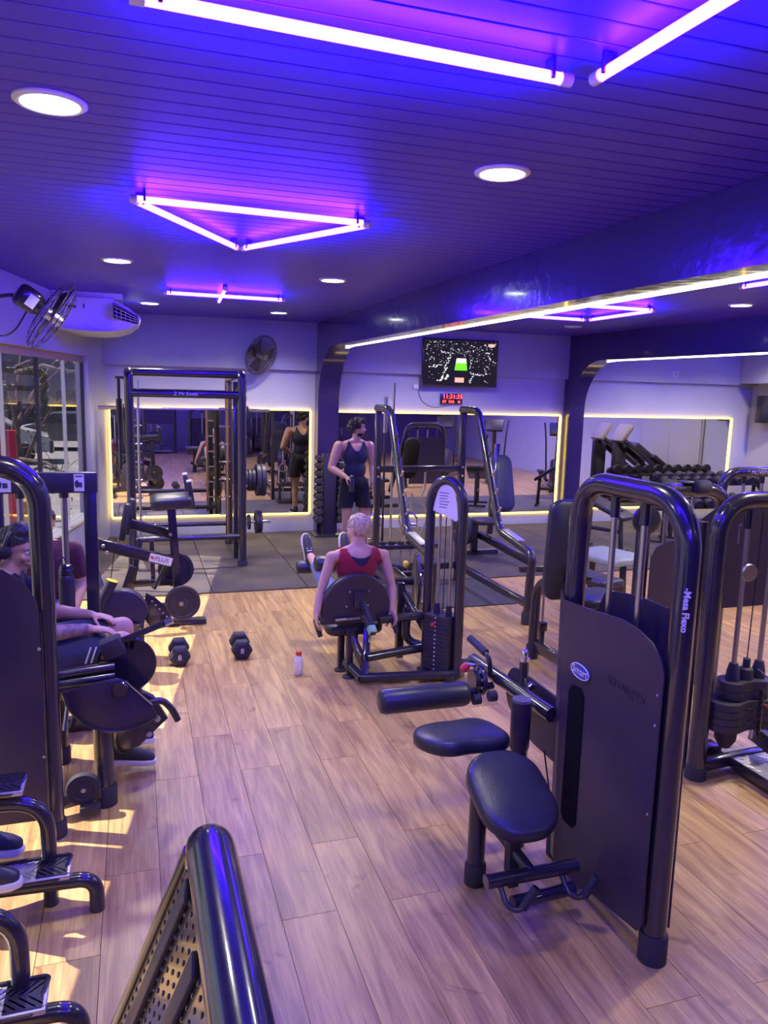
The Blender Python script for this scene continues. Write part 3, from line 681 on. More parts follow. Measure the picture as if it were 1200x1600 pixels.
obj('upright', cyl(nb(), (1.735, 3.1, 0), (1.735, 3.1, .55), .038, n=18), 'black', t); foot_cap((1.735, 3.1, 0), .038, .08, t)
c_ = obj('pivot_sleeve', lathe(nb(), [(0, 0), (.04, 0), (.047, .02), (.049, .25), (.044, .256), (0, .256)], (1.725, 3.09, .502)), 'black_satin', t)
obj('sleeve_cap', cyl(nb(), (1.725, 3.09, .758), (1.725, 3.09, .762), .044), 'steel_dark', c_)
obj('cam_plate', prism(nb(), [(3.355 + u, .673 + v) for u, v in ell(.12, .13)], yz(1.84), .01), 'black_satin', t)
obj('cam_plate', prism(nb(), [(3.07 + u, .59 + v) for u, v in rrect(.37, .21, .09)], yz(1.842), .01), 'black_satin', t)
pn = obj('weight_horn', cyl(nb(), (1.85, 3.31, .66), (1.85, 3.31, .866), .024), 'black', t)
obj('horn_tip', lathe(nb(), [(.026, 0), (.026, .02), (.017, .022), (.017, .052), (.013, .058), (0, .058)], (1.85, 3.31, .861)), 'chrome', pn)
hd = obj('lever_handle', tube(nb(), [(1.76, 3.5, .72), (1.742, 3.49, .83), (1.709, 3.668, .877)], .0135, .045), 'black', t)
obj('grip', tube(nb(), [(1.738, 3.525, .839), (1.709, 3.668, .877)], .021, n=14), 'foam', hd)
rd = obj('range_disc', lathe(nb(), [(0, 0), (.078, 0), (.082, .006), (.082, .02), (.055, .022), (.055, .035), (0, .035)], (1.7, 3.53, .69), X3, 28), 'black', t)
for k in range(8):
    a = k * .7; bolt((1.699, 3.53 + .064 * math.cos(a), .69 + .064 * math.sin(a)), (-1, 0, 0), .008, rd)
obj('disc_flange', lathe(nb(), [(0, 0), (.06, 0), (.06, .03), (0, .03)], (1.665, 3.53, .69), X3, 24), 'black', rd)
obj('roller_axle', cyl(nb(), (1.61, 3.497, .637), (1.78, 3.51, .66), .02), 'black', t)
kn = obj('pull_pin', cyl(nb(), (1.74, 3.59, .742), (1.67, 3.615, .752), .01), 'steel', t)
obj('knob', lathe(nb(), [(0, 0), (.016, 0), (.023, .012), (.023, .04), (.013, .05), (0, .05)], (1.678, 3.612, .752), (-.6, .1, -.8), 14), 'red_knob', kn)
for p in ((1.74, 3.39, .655), (1.74, 3.74, .705), (1.69, 3.47, .61)): obj('stop_bumper', lathe(nb(), [(0, 0), (.028, 0), (.028, .04), (0, .04)], p, (-1, 0, 0), 14), 'rubber', t)
obj('cable', tube(nb(), [(1.84, 3.05, .5), (1.87, 2.95, .1)], .004, n=6), 'black', t)
lk = obj('linkage', bar(nb(), (1.92, 3.4, .7), (1.93, 3.08, .69), .012, .1), 'black_satin', t)
obj('spacer', cyl(nb(), (1.84, 3.3, .71), (1.93, 3.34, .715), .02), 'chrome', lk)
# ---------------------------------------------------------------- B: cable tower at the right edge
t = thing('cable_tower', 'black cable weight tower with exposed stack and diamond plate step at the right edge', 'gym machine', (3.4, 3.42, 0))
obj('tower_frame', tube(nb(), [(3.08, 3.42, .05), (3.08, 3.42, 1.64), (4.0, 3.42, 1.64), (4.0, 3.42, .05)], .05, .2, 20, 9), 'black', t)
foot_cap((3.08, 3.42, 0), .05, .07, t); foot_cap((4.0, 3.42, 0), .05, .07, t)
obj('side_post', tube(nb(), [(3.09, 3.56, 0), (3.09, 3.56, 1.5)], .032, n=14), 'black', t)
for x in (3.28, 3.465):
    rod((x, 3.42, .2), (x, 3.42, 1.55), .015, t); obj('rod_boot', lathe(nb(), [(0, 0), (.04, 0), (.036, .05), (.024, .1), (0, .1)], (x, 3.42, .585)), 'rubber', t)
obj('rod_collar', cyl(nb(), (3.28, 3.42, 1.48), (3.28, 3.42, 1.6), .022), 'black', t)
obj('pulley', lathe(nb(), [(0, -.012), (.048, -.012), (.05, -.006), (.046, 0), (.05, .006), (.048, .012), (0, .012)], (3.275, 3.37, 1.235), (0, 1, 0), 28), 'steel', t)
obj('cable', tube(nb(), [(3.372, 3.42, .7), (3.38, 3.42, 1.58)], .004, n=6), 'black', t)
obj('stack_stem', lathe(nb(), [(0, 0), (.045, 0), (.04, .06), (.022, .07), (.02, .12), (0, .12)], (3.372, 3.42, .585)), 'rubber', t)
def lobe(w, d):
    P = []
    for sx in (-1, 1):
        for k in range(9):
            a = math.pi / 2 + math.pi * k / 8 if sx < 0 else -math.pi / 2 + math.pi * k / 8
            P.append((sx * (w / 2 - d / 2) + d / 2 * math.cos(a), d / 2 * math.sin(a)))
    P2 = []
    for i, p in enumerate(P):
        P2.append(p)
        if i == 8: P2 += [(-.03, -d * .36), (.03, -d * .36)]
        if i == 17: P2 += [(.03, d * .36), (-.03, d * .36)]
    return P2
for k in range(2): obj('stack_plate', prism(nb(), [(3.362 + x, 3.42 + y) for x, y in lobe(.33, .17)], xy(.482 + .052 * k), .05, .004), 'iron', t)
for k in range(4): obj('stack_plate', prism(nb(), [(3.362 + x, 3.42 + y) for x, y in lobe(.48, .24)], xy(.302 + .044 * k), .042, .004), 'iron', t)
sp = obj('selector_bar', bar(nb(), (3.385, 3.295, .29), (3.385, 3.3, .56), .03, .01), 'black', t)
for k in range(6): obj('hole', lathe(nb(), [(0, 0), (.007, 0), (.007, .002), (0, .002)], (3.385, 3.289, .31 + .04 * k), (0, -1, 0), 10), 'steel', sp)
sp = obj('selector_pin', cyl(nb(), (3.4, 3.3, .47), (3.405, 3.25, .47), .007), 'steel', t); obj('knob', lathe(nb(), [(0, 0), (.016, 0), (.016, .025), (0, .025)], (3.405, 3.262, .47), (0, -1, 0), 14), 'red_knob', sp)
obj('lanyard', tube(nb(), [(3.4, 3.36, .66), (3.48, 3.3, .58), (3.47, 3.27, .48), (3.41, 3.26, .47)], .004, .06, 6), 'steel', t)
obj('buffer', lathe(nb(), [(0, 0), (.03, 0), (.06, .05), (.065, .12), (0, .12)], (3.27, 3.42, .17)), 'rubber', t)
obj('base_tube', bar(nb(), (3.1, 3.44, .06), (3.9, 3.5, .06), .06, .06), 'black', t)
obj('step_plate', box(nb(), (3.63, 3.22, .075), (.57, .62, .012), b=.003), 'tread', t)
b = nb()
for i in range(18):
    for j in range(20):
        x = 3.36 + .031 * i; y = 2.93 + .031 * j; a = .785 if (i + j) % 2 else -.785
        box(b, (x, y, .0825), (.022, .006, .003), rotz(a))
tag(obj('raised_studs', b, 'tread', t), kind='stuff')
obj('step_edge', bar(nb(), (3.335, 2.9, .06), (3.335, 3.53, .06), .012, .06), 'black', t)
obj('base_box', box(nb(), (3.3, 3.6, .06), (.16, .1, .08), b=.006), 'black', t)
obj('pivot_arm', bar(nb(), (3.55, 3.5, .2), (3.56, 3.1, .13), .05, .1), 'black_satin', t); bolt((3.52, 3.46, .21), (-1, -.2, 0), .02, t)
obj('foot_lever', tube(nb(), [(3.56, 3.46, .22), (3.8, 3.38, .28)], .016), 'black', t)
obj('rear_shroud', prism(nb(), [(x, z) for x, z in ((3.14, .95), (3.14, 1.5), (3.25, 1.57), (4.0, 1.57), (4.0, .95))], xz(3.63), .006), 'shroud', t)
obj('hook_latch', tube(nb(), [(3.2, 3.4, 1.4), (3.2, 3.4, 1.5), (3.215, 3.4, 1.51)], .006, .01, 8), 'steel', t)
# ---------------------------------------------------------------- C: leg press / extension behind it
t = thing('seated_press_machine', 'black seated machine with tall backrest behind the leg curl tower', 'gym machine', (3.4, 5.0, 0))
M = frame(X3, (0, -.06, 1)); M.translation = V((3.19, 5.1, 1.0))
obj('backrest', pad(nb(), rrect(.36, .8, .09, 6), M @ Matrix.Rotation(math.pi, 4, 'Y'), .08, .03), 'vinyl', t, sharp=60)
bar_ = obj('back_board', box(nb(), (3.19, 5.18, 1.0), (.3, .02, .7), b=.005), 'black', t)
obj('back_post', bar(nb(), (3.3, 5.2, .1), (3.3, 5.16, 1.2), .06, .06), 'black', t)
obj('side_frame', tube(nb(), [(3.14, 5.5, .03), (3.14, 5.48, .62), (3.17, 5.3, .73), (3.22, 4.95, .78)], .042, .14, 16, 8), 'black', t); foot_cap((3.14, 5.5, 0), .042, .12, t)
obj('arm_rest', box(nb(), (3.22, 4.98, .83), (.1, .2, .035), b=.012), 'vinyl', t)
obj('hand_grip', tube(nb(), [(3.17, 5.36, .74), (3.2, 5.1, .82)], .02, n=12), 'foam', t)
obj('base_rail', bar(nb(), (3.15, 5.48, .12), (3.2, 4.55, .12), .06, .09), 'black', t)
obj('base_rail', bar(nb(), (3.2, 4.58, .08), (4.15, 4.58, .08), .06, .06), 'black', t)
obj('tower_frame', tube(nb(), [(3.4, 4.5, .05), (3.4, 4.5, 1.55), (4.1, 4.5, 1.55), (4.1, 4.5, .05)], .05, .2, 18, 9), 'black', t)
for x in (3.4, 4.1): foot_cap((x, 4.5, 0), .05, .08, t)
for x in (3.58, 3.8): rod((x, 4.5, .2), (x, 4.5, 1.52), .014, t)
obj('front_shroud', prism(nb(), [(3.42, .1), (3.42, 1.08), (3.46, 1.16), (3.56, 1.2), (4.02, 1.2), (4.02, .1)], xz(4.42), .006), 'shroud', t)
obj('pulley', lathe(nb(), [(0, -.015), (.09, -.015), (.1, -.01), (.093, 0), (.1, .01), (.09, .015), (0, .015)], (3.35, 4.41, 1.357), (.2, 1, 0), 30), 'black', t)
roller((3.75, 4.43, 1.58), (3.87, 4.43, 1.58), .05, t, 'roller_stop', 'rubber')
obj('strap', box(nb(), (3.74, 4.5, 1.606), (.1, .11, .012), b=.004), 'vinyl', t)
for k in range(10): obj('stack_plate', box(nb(), (3.69, 4.52, .2 + .05 * k), (.4, .12, .045), b=.003, seg=1), 'iron', t)
obj('seat', pad(nb(), rrect(.4, .42, .08), Matrix.Translation((3.62, 5.35, .5)), .07, .02), 'vinyl', t, sharp=60)
obj('seat_post', bar(nb(), (3.62, 5.3, .05), (3.62, 5.3, .5), .06, .06), 'black', t)
pn = obj('adjust_pin', cyl(nb(), (3.25, 5.55, .28), (3.25, 5.55, .53), .012), 'steel', t); obj('knob', lathe(nb(), [(0, 0), (.02, .0), (.024, .012), (.015, .025), (0, .025)], (3.25, 5.55, .53)), 'red_knob', pn)
obj('pin_base', box(nb(), (3.25, 5.55, .25), (.07, .07, .08), b=.01), 'black', t); obj('pin_post', bar(nb(), (3.25, 5.55, 0), (3.25, 5.55, .22), .04, .04), 'black', t)
# benches seen through the tower
def bench(name, x, y, z, w, l, rz, label, m='vinyl', tilt=0):
    t = thing(name, label, 'bench', (x, y, 0), 'flat benches beyond the towers'); R = Matrix.Translation((x, y, z)) @ rotz(rz) @ Matrix.Rotation(tilt, 4, 'X')
    obj('bench_pad', pad(nb(), rrect(w, l, .05), R, .06, .018), m, t, sharp=60)
    B = Matrix.Translation((x, y, 0)) @ rotz(rz)
    for s in (-1, 1):
        obj('leg', bar(nb(), B @ V((0, s * l * .35, .03)), B @ V((0, s * l * .3, z)), .05, .05), 'black', t)
        obj('foot', bar(nb(), B @ V((-w * .5, s * l * .35, .025)), B @ V((w * .5, s * l * .35, .025)), .05, .05), 'black', t)
    obj('spine', bar(nb(), B @ V((0, -l * .35, z * .5)), B @ V((0, l * .35, z * .5)), .05, .05), 'black', t)
bench('weight_bench', 4.55, 6.55, .56, .55, .62, .3, 'wide padded bench with pale green glare in its colour, seen through the leg curl tower', 'vinyl_green_glare')
bench('weight_bench', 4.0, 5.95, .5, .3, .5, .2, 'small padded bench below the pale green one, seen through the leg curl tower')
# ---------------------------------------------------------------- D: lettered tower further back
t = thing('lettered_tower', 'black weight tower with white lettering on its top tube at the far right', 'gym machine', (6.4, 6.5, 0))
obj('tower_frame', tube(nb(), [(5.84, 6.5, .05), (5.84, 6.5, 1.44), (6.75, 6.5, 1.44), (6.75, 6.5, .05)], .055, .2, 18, 9), 'black', t)
for x in (5.84, 6.75): foot_cap((x, 6.5, 0), .055, .08, t)
for x in (6.12, 6.36): rod((x, 6.5, .2), (x, 6.5, 1.4), .017, t); obj('rod_collar', cyl(nb(), (x, 6.5, 1.32), (x, 6.5, 1.4), .026), 'black', t)
text('* MOVEMENT', .062, (6.3, 6.443, 1.442), X3, Z3, 'print_white', t, ext=.0005)
obj('rear_shroud', box(nb(), (6.3, 6.6, .62), (.8, .01, 1.05)), 'shroud', t)
for k in range(10): obj('stack_plate', box(nb(), (6.24, 6.5, .2 + .05 * k), (.42, .12, .045), b=.003, seg=1), 'iron', t)
# ---------------------------------------------------------------- F: leg extension in the middle
t = thing('leg_extension_machine', 'black leg extension machine with narrow arched weight tower in the middle of the floor', 'gym machine', (1.9, 5.4, 0))
FL, FR = V((2.15, 5.43, 0)), V((2.315, 5.185, 0)); fu = (FR - FL).normalized(); fm = (FL + FR) / 2
fp = lambda u, z, o=0: fm + fu * u + V((fu.y, -fu.x, 0)) * o + V((0, 0, z))
arcp = [fp(-.147, .03), fp(-.147, 1.3)] + [fp(-.15 * math.cos(a), 1.34 + .2 * math.sin(a)) for a in [math.pi * k / 12 for k in range(13)]] + [fp(.147, 1.3), fp(.147, .03)]
obj('tower_frame', sweep(nb(), arcp, .038, 18), 'black', t)
pl = [(-.115, 1.3), (-.1, 1.37), (-.075, 1.45), (-.045, 1.5), (0, 1.508), (.045, 1.5), (.075, 1.45), (.1, 1.37), (.112, 1.25), (.09, 1.235), (.07, 1.25)]
ip = obj('instruction_plate', prism(nb(), pl, lambda u, v, w: fp(u, v, .012 + w), .004), 'paper', t)
for i in range(6): obj('print_line', prism(nb(), [(-.06, 1.44 - .022 * i), (.03 - .01 * (i % 3), 1.44 - .022 * i), (.03 - .01 * (i % 3), 1.446 - .022 * i), (-.06, 1.446 - .022 * i)], lambda u, v, w: fp(u, v, .0165 + w), .0006), 'print_dark', ip)
for u in (-.055, .055): rod(fp(u, .1), fp(u, 1.35), .012, t)
obj('cable', cyl(nb(), fp(0, .5), fp(0, 1.35), .004, n=6), 'black', t)
for k in range(13): obj('stack_plate', prism(nb(), [(-.11, .06 + .034 * k), (.11, .06 + .034 * k), (.11, .092 + .034 * k), (-.11, .092 + .034 * k)], lambda u, v, w: fp(u, v, -.09 + w), .18, .002), 'iron', t)
for k in range(13): obj('number_mark', prism(nb(), [(-.012, .072 + .034 * k), (.0, .072 + .034 * k), (.0, .082 + .034 * k), (-.012, .082 + .034 * k)], lambda u, v, w: fp(u, v, .0905 + w), .001), 'print_white', t)
for u in (-.055, 0, .055): obj('rod_boot', lathe(nb(), [(0, 0), (.026, 0), (.02, .07), (0, .07)], fp(u, .505)), 'clear_plastic' if u == 0 else 'rubber', t)
obj('stack_base', bar(nb(), fp(-.16, .03), fp(.16, .03), .2, .05), 'black', t)
sp = obj('selector_pin', cyl(nb(), fp(-.006, .44, .09), fp(-.006, .44, .13), .006), 'steel', t); obj('knob', lathe(nb(), [(0, 0), (.014, 0), (.014, .03), (0, .03)], fp(-.006, .44, .11), (fu.y, -fu.x, 0), 12), 'red_knob', sp)
obj('base_bar', tube(nb(), [(1.56, 5.27, .055), (2.3, 5.17, .055)], .037, n=18), 'black', t)
obj('base_corner', tube(nb(), [(1.52, 5.5, .1), (1.58, 5.26, .055)], .037, n=16), 'black', t)
obj('mid_bar', tube(nb(), [(1.62, 5.3, .2), (2.15, 5.42, .2)], .034, n=16), 'black', t)
obj('upper_bar', tube(nb(), [(1.75, 5.42, .45), (2.15, 5.43, .46)], .034, n=16), 'black', t)
for p in ((1.525, 5.44), (1.5, 5.6)):
    obj('leg', bar(nb(), (*p, .02), (*p, .4), .05, .05), 'black', t); obj('leveling_foot', lathe(nb(), [(0, 0), (.05, 0), (.05, .01), (.02, .03), (0, .03)], (*p, 0)), 'rubber', t)
obj('seat_strut', bar(nb(), (1.6, 5.27, .06), (1.69, 5.5, .42), .055, .055), 'black', t)
obj('seat_strut', bar(nb(), (1.53, 5.46, .36), (1.62, 5.3, .1), .05, .05), 'black', t)
obj('curved_brace', tube(nb(), [(2.02, 5.52, .5), (2.0, 5.5, .24), (2.14, 5.44, .2)], .034, .12, 14), 'black', t)
obj('front_upright', bar(nb(), (2.02, 5.7, .03), (2.02, 5.7, .66), .06, .06), 'black', t); obj('diagonal_brace', tube(nb(), [(2.03, 5.72, .6), (2.17, 5.46, .3)], .032, n=14), 'black', t)
out = [(-.27, 0), (.27, 0)] + [(.275 * math.cos(a), .1 + .3 * math.sin(a)) for a in [math.pi * k / 18 for k in range(19)]]
M = frame(X3, (0, -.14, 1)); M.translation = V((1.575, 5.47, .42))
obj('backrest', pad(nb(), out, M @ Matrix.Translation((0, 0, -.0)) @ Matrix.Diagonal((1, 1, -1, 1)), .07, .02), 'vinyl', t, sharp=60)
bb = obj('back_board', prism(nb(), [(u * .97, .01 + v * .97) for u, v in out], lambda u, v, w: M @ V((u, v, .001 + w)), .012), 'black_satin', t)
for u, v in ((-.06, .27), (.09, .27), (-.08, .15), (.09, .15)): bolt(M @ V((u, v, .013)), (0, -1, -.1), .007, bb)
obj('back_bracket', box(nb(), M @ V((.02, .21, .025)), (.1, .04, .13), b=.006), 'black', t)
ab = obj('adjust_bar', bar(nb(), (1.6, 5.44, .62), (1.64, 5.2, .415), .05, .05), 'black', t)
obj('marked_sleeve', bar(nb(), V((1.6, 5.44, .62)).lerp(V((1.64, 5.2, .415)), .8), V((1.6, 5.44, .62)).lerp(V((1.64, 5.2, .415)), .985), .053, .053), 'green_tape', ab)
obj('seat_tube', tube(nb(), [(1.4, 5.42, .47), (1.6, 5.44, .47)], .014), 'steel', t)
for pts in ([(1.32, 5.44, .47), (1.245, 5.42, .5), (1.285, 5.39, .36)], [(1.78, 5.44, .45), (1.845, 5.42, .48), (1.885, 5.38, .35)]):
    hd = obj('side_handle', tube(nb(), pts, .014, .03), 'black', t); obj('grip', tube(nb(), [V(pts[1]).lerp(V(pts[2]), .1), pts[2]], .019, n=12), 'foam', hd)
obj('seat', pad(nb(), rrect(.46, .46, .08), Matrix.Translation((1.6, 5.74, .33)) @ Matrix.Rotation(.1, 4, 'X'), .08, .025), 'vinyl', t, sharp=60)
obj('seat_beam', bar(nb(), (1.58, 5.5, .3), (1.62, 6.1, .36), .06, .06), 'black', t)
roller((1.4, 6.13, .745), (1.96, 6.13, .745), .07, t); roller((1.3, 6.4, .655), (1.95, 6.4, .655), .058, t)
obj('roller_axle', cyl(nb(), (1.9, 6.4, .655), (2.1, 6.3, .66), .015), 'black', t); obj('roller_axle', cyl(nb(), (1.9, 6.13, .745), (2.13, 6.0, .72), .015), 'black', t)
obj('cam_disc', lathe(nb(), [(0, -.008), (.235, -.008), (.245, -.014), (.252, 0), (.245, .014), (.235, .008), (0, .008)], (2.2, 5.82, .62), (1, -.25, 0), 44), 'black', t)
for k in range(9):
    a = .3 + .33 * k; obj('range_hole', lathe(nb(), [(0, 0), (.012, 0), (.012, .003), (0, .003)], V((2.19, 5.82, .62)) + V((-.0, math.cos(a) * .2, math.sin(a) * .2)) , (-1, .25, 0), 10), 'steel', t)
obj('cam_arm', bar(nb(), (2.13, 5.84, .62), (2.1, 6.32, .67), .03, .07), 'black', t); obj('cam_arm', tube(nb(), [(1.95, 5.84, .64), (2.17, 5.82, .63)], .035), 'black', t)
pk = obj('pull_pin', cyl(nb(), (2.16, 5.8, .79), (2.1, 5.79, .79), .009), 'steel', t); obj('knob', lathe(nb(), [(0, 0), (.015, 0), (.03, .012), (.03, .03), (.018, .04), (0, .04)], (2.11, 5.79, .79), (-1, -.2, 0), 14), 'yellow_knob', pk)
# ---------------------------------------------------------------- G: inclined bench press stand
t = thing('press_stand', 'black lifting stand with two slanted uprights before the middle mirror', 'lifting rack', (3.05, 7.2, 0))
for X in (2.54, 3.55):
    o = obj('side_frame', tube(nb(), [(X, 6.36, .04), (X, 6.31, .70), (X, 7.02, .80), (X, 7.66, 2.0), (X, 8.1, 2.0)], .042, .1, 16, 7), 'black', t)
    foot_cap((X, 6.36, 0), .042, .12, t)
    obj('rear_post', bar(nb(), (X, 8.06, .0), (X, 8.06, 1.98), .08, .06), 'black', t)
    d = (V((X, 7.02, .80)) - V((X, 6.31, .70))).normalized()
    obj('step_plate', box(nb(), (X, 6.72, .808), (.075, .36, .014), Matrix.Rotation(.14, 4, 'X'), b=.003), 'tread', o)
    obj('base_rail', bar(nb(), (X, 6.36, .2), (X, 8.06, .2), .06, .07), 'black', t)
    for k in range(5):
        p = V((X, 7.12, .98)).lerp(V((X, 7.5, 1.7)), k / 4)
        obj('bar_hook', tube(nb(), [p, p + V((.0, -.07, .01)), p + V((0, -.1, .06))], .011, .025, 8), 'bronze' if k < 3 else 'black', o)
    for z in (1.25, 1.35): bolt((X, 8.02, z), (0, -1, 0), .014, t)
obj('cross_bar', bar(nb(), (2.54, 8.06, 1.33), (3.55, 8.06, 1.33), .05, .07), 'black', t); obj('cross_bar', bar(nb(), (2.54, 8.06, .2), (3.55, 8.06, .2), .05, .07), 'black', t)
# upright bars in a holder
t = thing('bar_holder', 'slotted black floor holder for upright bars between the slanted uprights', 'bar rack', (3.0, 8.5, 0))
obj('tray', box(nb(), (3.0, 8.5, .36), (.9, .2, .05), b=.006), 'black', t); obj('base', box(nb(), (3.0, 8.5, .04), (.9, .3, .05), b=.006), 'black', t)
for x in (2.6, 3.4): obj('post', bar(nb(), (x, 8.5, .05), (x, 8.5, .36), .05, .05), 'black', t)
for k in range(7): obj('slot_ring', lathe(nb(), [(.03, 0), (.038, 0), (.038, .03), (.03, .03)], (2.65 + .115 * k, 8.5, .385), n=14), 'rubber', t)
def ez(x, y, z0, pts, r, label, name='curl_bar'):
    obj(name, tube(nb(), [(x + dx, y, z0 + dz) for dx, dz in pts], r, .05, 10), 'chrome', None, label, 'barbell', 'bars stored upright')
Z = [(0, 0), (0, .28), (.05, .4), (-.04, .62), (.06, .85), (0, .98), (0, 1.2)]
ez(2.995, 8.5, .4 - .36 + .03, Z, .013, 'zigzag curl bar standing upright, left of the narrow arched tower', 'curl_bar')
ez(3.28, 8.5, .07, [(0, 0), (0, .28), (-.05, .4), (.05, .62), (-.05, .85), (0, 1.0), (0, 1.24)], .013, 'zigzag curl bar standing upright behind the narrow arched tower', 'curl_bar')
for x, h, lab in ((2.86, 2.28, 'long straight chrome barbell standing upright between the slanted uprights'),):
    obj('barbell', cyl(nb(), (x, 8.5, .07), (x, 8.5, h), .0145, n=12), 'chrome', None, lab, 'barbell', 'bars stored upright')
t = thing('barbell', 'long straight dark barbell standing upright beside the chrome one', 'barbell', (2.8, 8.62, 0), 'bars stored upright')
obj('shaft', cyl(nb(), (2.8, 8.62, .0), (2.8, 8.62, 1.7), .014, n=12), 'black', t); obj('sleeve', cyl(nb(), (2.8, 8.62, 1.7), (2.8, 8.62, 2.12), .025, n=14), 'steel', t)
def hammer(x, y, label):
    t = thing('hammer_bar', label, 'barbell', (x, y, .07), 'bars stored upright')
    obj('shaft', cyl(nb(), (x, y, .07), (x, y, .3), .013), 'chrome', t); obj('shaft', cyl(nb(), (x, y, .78), (x, y, 1.0), .013), 'chrome', t)
    obj('cage', tube(nb(), [(x, y, .3), (x - .075, y, .38), (x - .075, y, .7), (x, y, .78), (x + .075, y, .7), (x + .075, y, .38), (x, y, .3)], .012, .02, 8), 'chrome', t)
    for z in (.46, .62): obj('cross_grip', cyl(nb(), (x - .075, y, z), (x + .075, y, z), .013), 'chrome', t)
hammer(2.66, 8.5, 'caged hammer-grip bar standing upright behind the left slanted upright'); hammer(3.1, 8.45, 'caged hammer-grip bar standing upright right of the long barbells')
# ---------------------------------------------------------------- H: Smith rack on the left
t = thing('smith_rack', 'tall black tubular squat rack in front of the left mirror', 'squat rack', (.58, 9.9, 0))
for X in (-.06, 1.22):
    obj('side_frame', tube(nb(), [(X, 9.31, .03), (X, 9.31, 2.34), (X, 10.7, 2.3), (X, 10.7, .03)], .05, .1, 18, 7), 'black', t)
    foot_cap((X, 9.31, 0), .05, .08, t); foot_cap((X, 10.7, 0), .05, .08, t)
    obj('side_rail', tube(nb(), [(X, 9.31, .3), (X, 10.7, .12)], .03, n=12), 'black', t)
    xi = X + (.1 if X < .5 else -.1)
    rod((xi, 9.95, .2), (xi, 9.95, 2.24), .014, t, m='copper' if X > .5 else 'steel')
    for k in range(7):
        z = .45 + .24 * k
        obj('safety_peg', cyl(nb(), (X + (.14 if X < .5 else -.14), 10.62, z), (X, 10.62, z), .013, n=10), 'chrome', t)
    for z in (2.16, 2.06, 1.0): bolt((X + .05, 9.31, z), (1, 0, 0), .014, t)
obj('top_bar', tube(nb(), [(-.06, 9.42, 2.33), (1.22, 9.42, 2.33)], .047, n=16), 'black', t)
nbar = obj('name_bar', tube(nb(), [(-.06, 9.31, 2.09), (1.22, 9.31, 2.09)], .045, n=16), 'black', t)
text('Z Mr.Smith', .06, (.57, 9.262, 2.092), X3, Z3, 'print_white', nbar, ext=.0005)
obj('lower_bar', tube(nb(), [(-.06, 9.31, .38), (1.22, 9.31, .38)], .035, n=14), 'black', t)
obj('rear_bar', tube(nb(), [(-.06, 10.7, .3), (1.22, 10.7, .3)], .03, n=12), 'black', t); obj('rear_bar', tube(nb(), [(-.06, 10.7, 2.1), (1.22, 10.7, 2.1)], .035, n=12), 'black', t)
obj('counter_rod', cyl(nb(), (-.17, 9.4, 1.2), (-.17, 9.4, 2.25), .018), 'black', t); obj('counter_rod', cyl(nb(), (-.17, 9.4, 1.75), (-.17, 9.4, 2.02), .035), 'black', t); obj('counter_bracket', bar(nb(), (-.2, 9.4, 2.26), (-.03, 9.36, 2.26), .06, .03), 'black', t)
for z in (1.0, .48): obj('storage_peg', cyl(nb(), (1.22, 9.75, z), (1.64, 9.75, z), .018, n=12), 'chrome', t)
obj('peg_post', bar(nb(), (1.2, 9.75, 0), (1.2, 9.75, 2.25), .07, .07), 'black', t)
t = thing('barbell', 'chrome barbell lying across the squat rack at mirror-top height', 'barbell', (.65, 9.95, 1.86))
obj('shaft', cyl(nb(), (-.36, 9.95, 1.9), (1.66, 9.95, 1.9), .014, n=12), 'chrome', t)
for x, s in ((-.12, -1), (1.36, 1)): obj('collar', cyl(nb(), (x, 9.95, 1.9), (x + .02 * s, 9.95, 1.9), .05, n=18), 'black', t); obj('sleeve', cyl(nb(), (x, 9.95, 1.9), (x + .3 * s, 9.95, 1.9), .025, n=14), 'chrome', t)
gp_ = 'plates stored on the squat rack'
for i, (x, r, th, lab) in enumerate(((1.535, .205, .055, 'outermost large rubber plate on the upper peg of the squat rack'), (1.475, .205, .055, 'second large rubber plate on the upper peg of the squat rack'), (1.415, .14, .04, 'outermost of the smaller plates behind the two large ones on the upper peg'), (1.37, .14, .04, 'middle one of the smaller plates on the upper peg'), (1.325, .13, .035, 'smaller plate closest to the post on the upper peg'))):
    plate((x, 9.75, 1.02 - (0 if r > .2 else -.0)), X3, r, th, lab, gp_)
plate((1.5, 9.75, .48), X3, .15, .04, 'outer plate on the lower peg of the squat rack', gp_); plate((1.46, 9.75, .48), X3, .15, .035, 'second plate on the lower peg of the squat rack', gp_); plate((1.36, 9.75, .48), X3, .1, .03, 'small inner plate on the lower peg of the squat rack', gp_)
# ---------------------------------------------------------------- I: plate-loaded row machine, left middle
t = thing('row_machine', 'black plate-loaded rowing machine with chest pad and white PLUS sticker', 'gym machine', (.2, 7.1, 0))
obj('foot_bar', box(nb(), (.41, 7.1, .025), (.36, .1, .05), b=.006), 'black', t); obj('foot_bar', box(nb(), (-.45, 7.15, .025), (.1, .7, .05), b=.006), 'black', t)
obj('front_post', bar(nb(), (.36, 7.12, .03), (.36, 7.12, .3), .07, .07), 'black', t)
obj('base_beam', bar(nb(), (.36, 7.15, .16), (-.5, 7.2, .12), .07, .08), 'black', t)
obj('chest_post', bar(nb(), (.345, 7.2, .25), (.295, 7.2, 1.1), .075, .075), 'black', t)
M = Matrix.Translation((.3, 7.17, 1.1)) @ Matrix.Rotation(-.06, 4, 'Y') @ Matrix.Rotation(.12, 4, 'X')
obj('chest_pad', pad(nb(), rrect(.37, .26, .05), M, .1, .025), 'vinyl', t, sharp=60)
obj('pad_plate', box(nb(), (.3, 7.17, 1.09), (.12, .12, .02)), 'black', t)
h_ = obj('pin_upright', bar(nb(), (.49, 7.12, 1.08), (.45, 7.12, 1.34), .04, .04), 'black', t); obj('end_plug', bar(nb(), (.4525, 7.12, 1.325), (.4495, 7.12, 1.345), .041, .041), 'paper', h_)
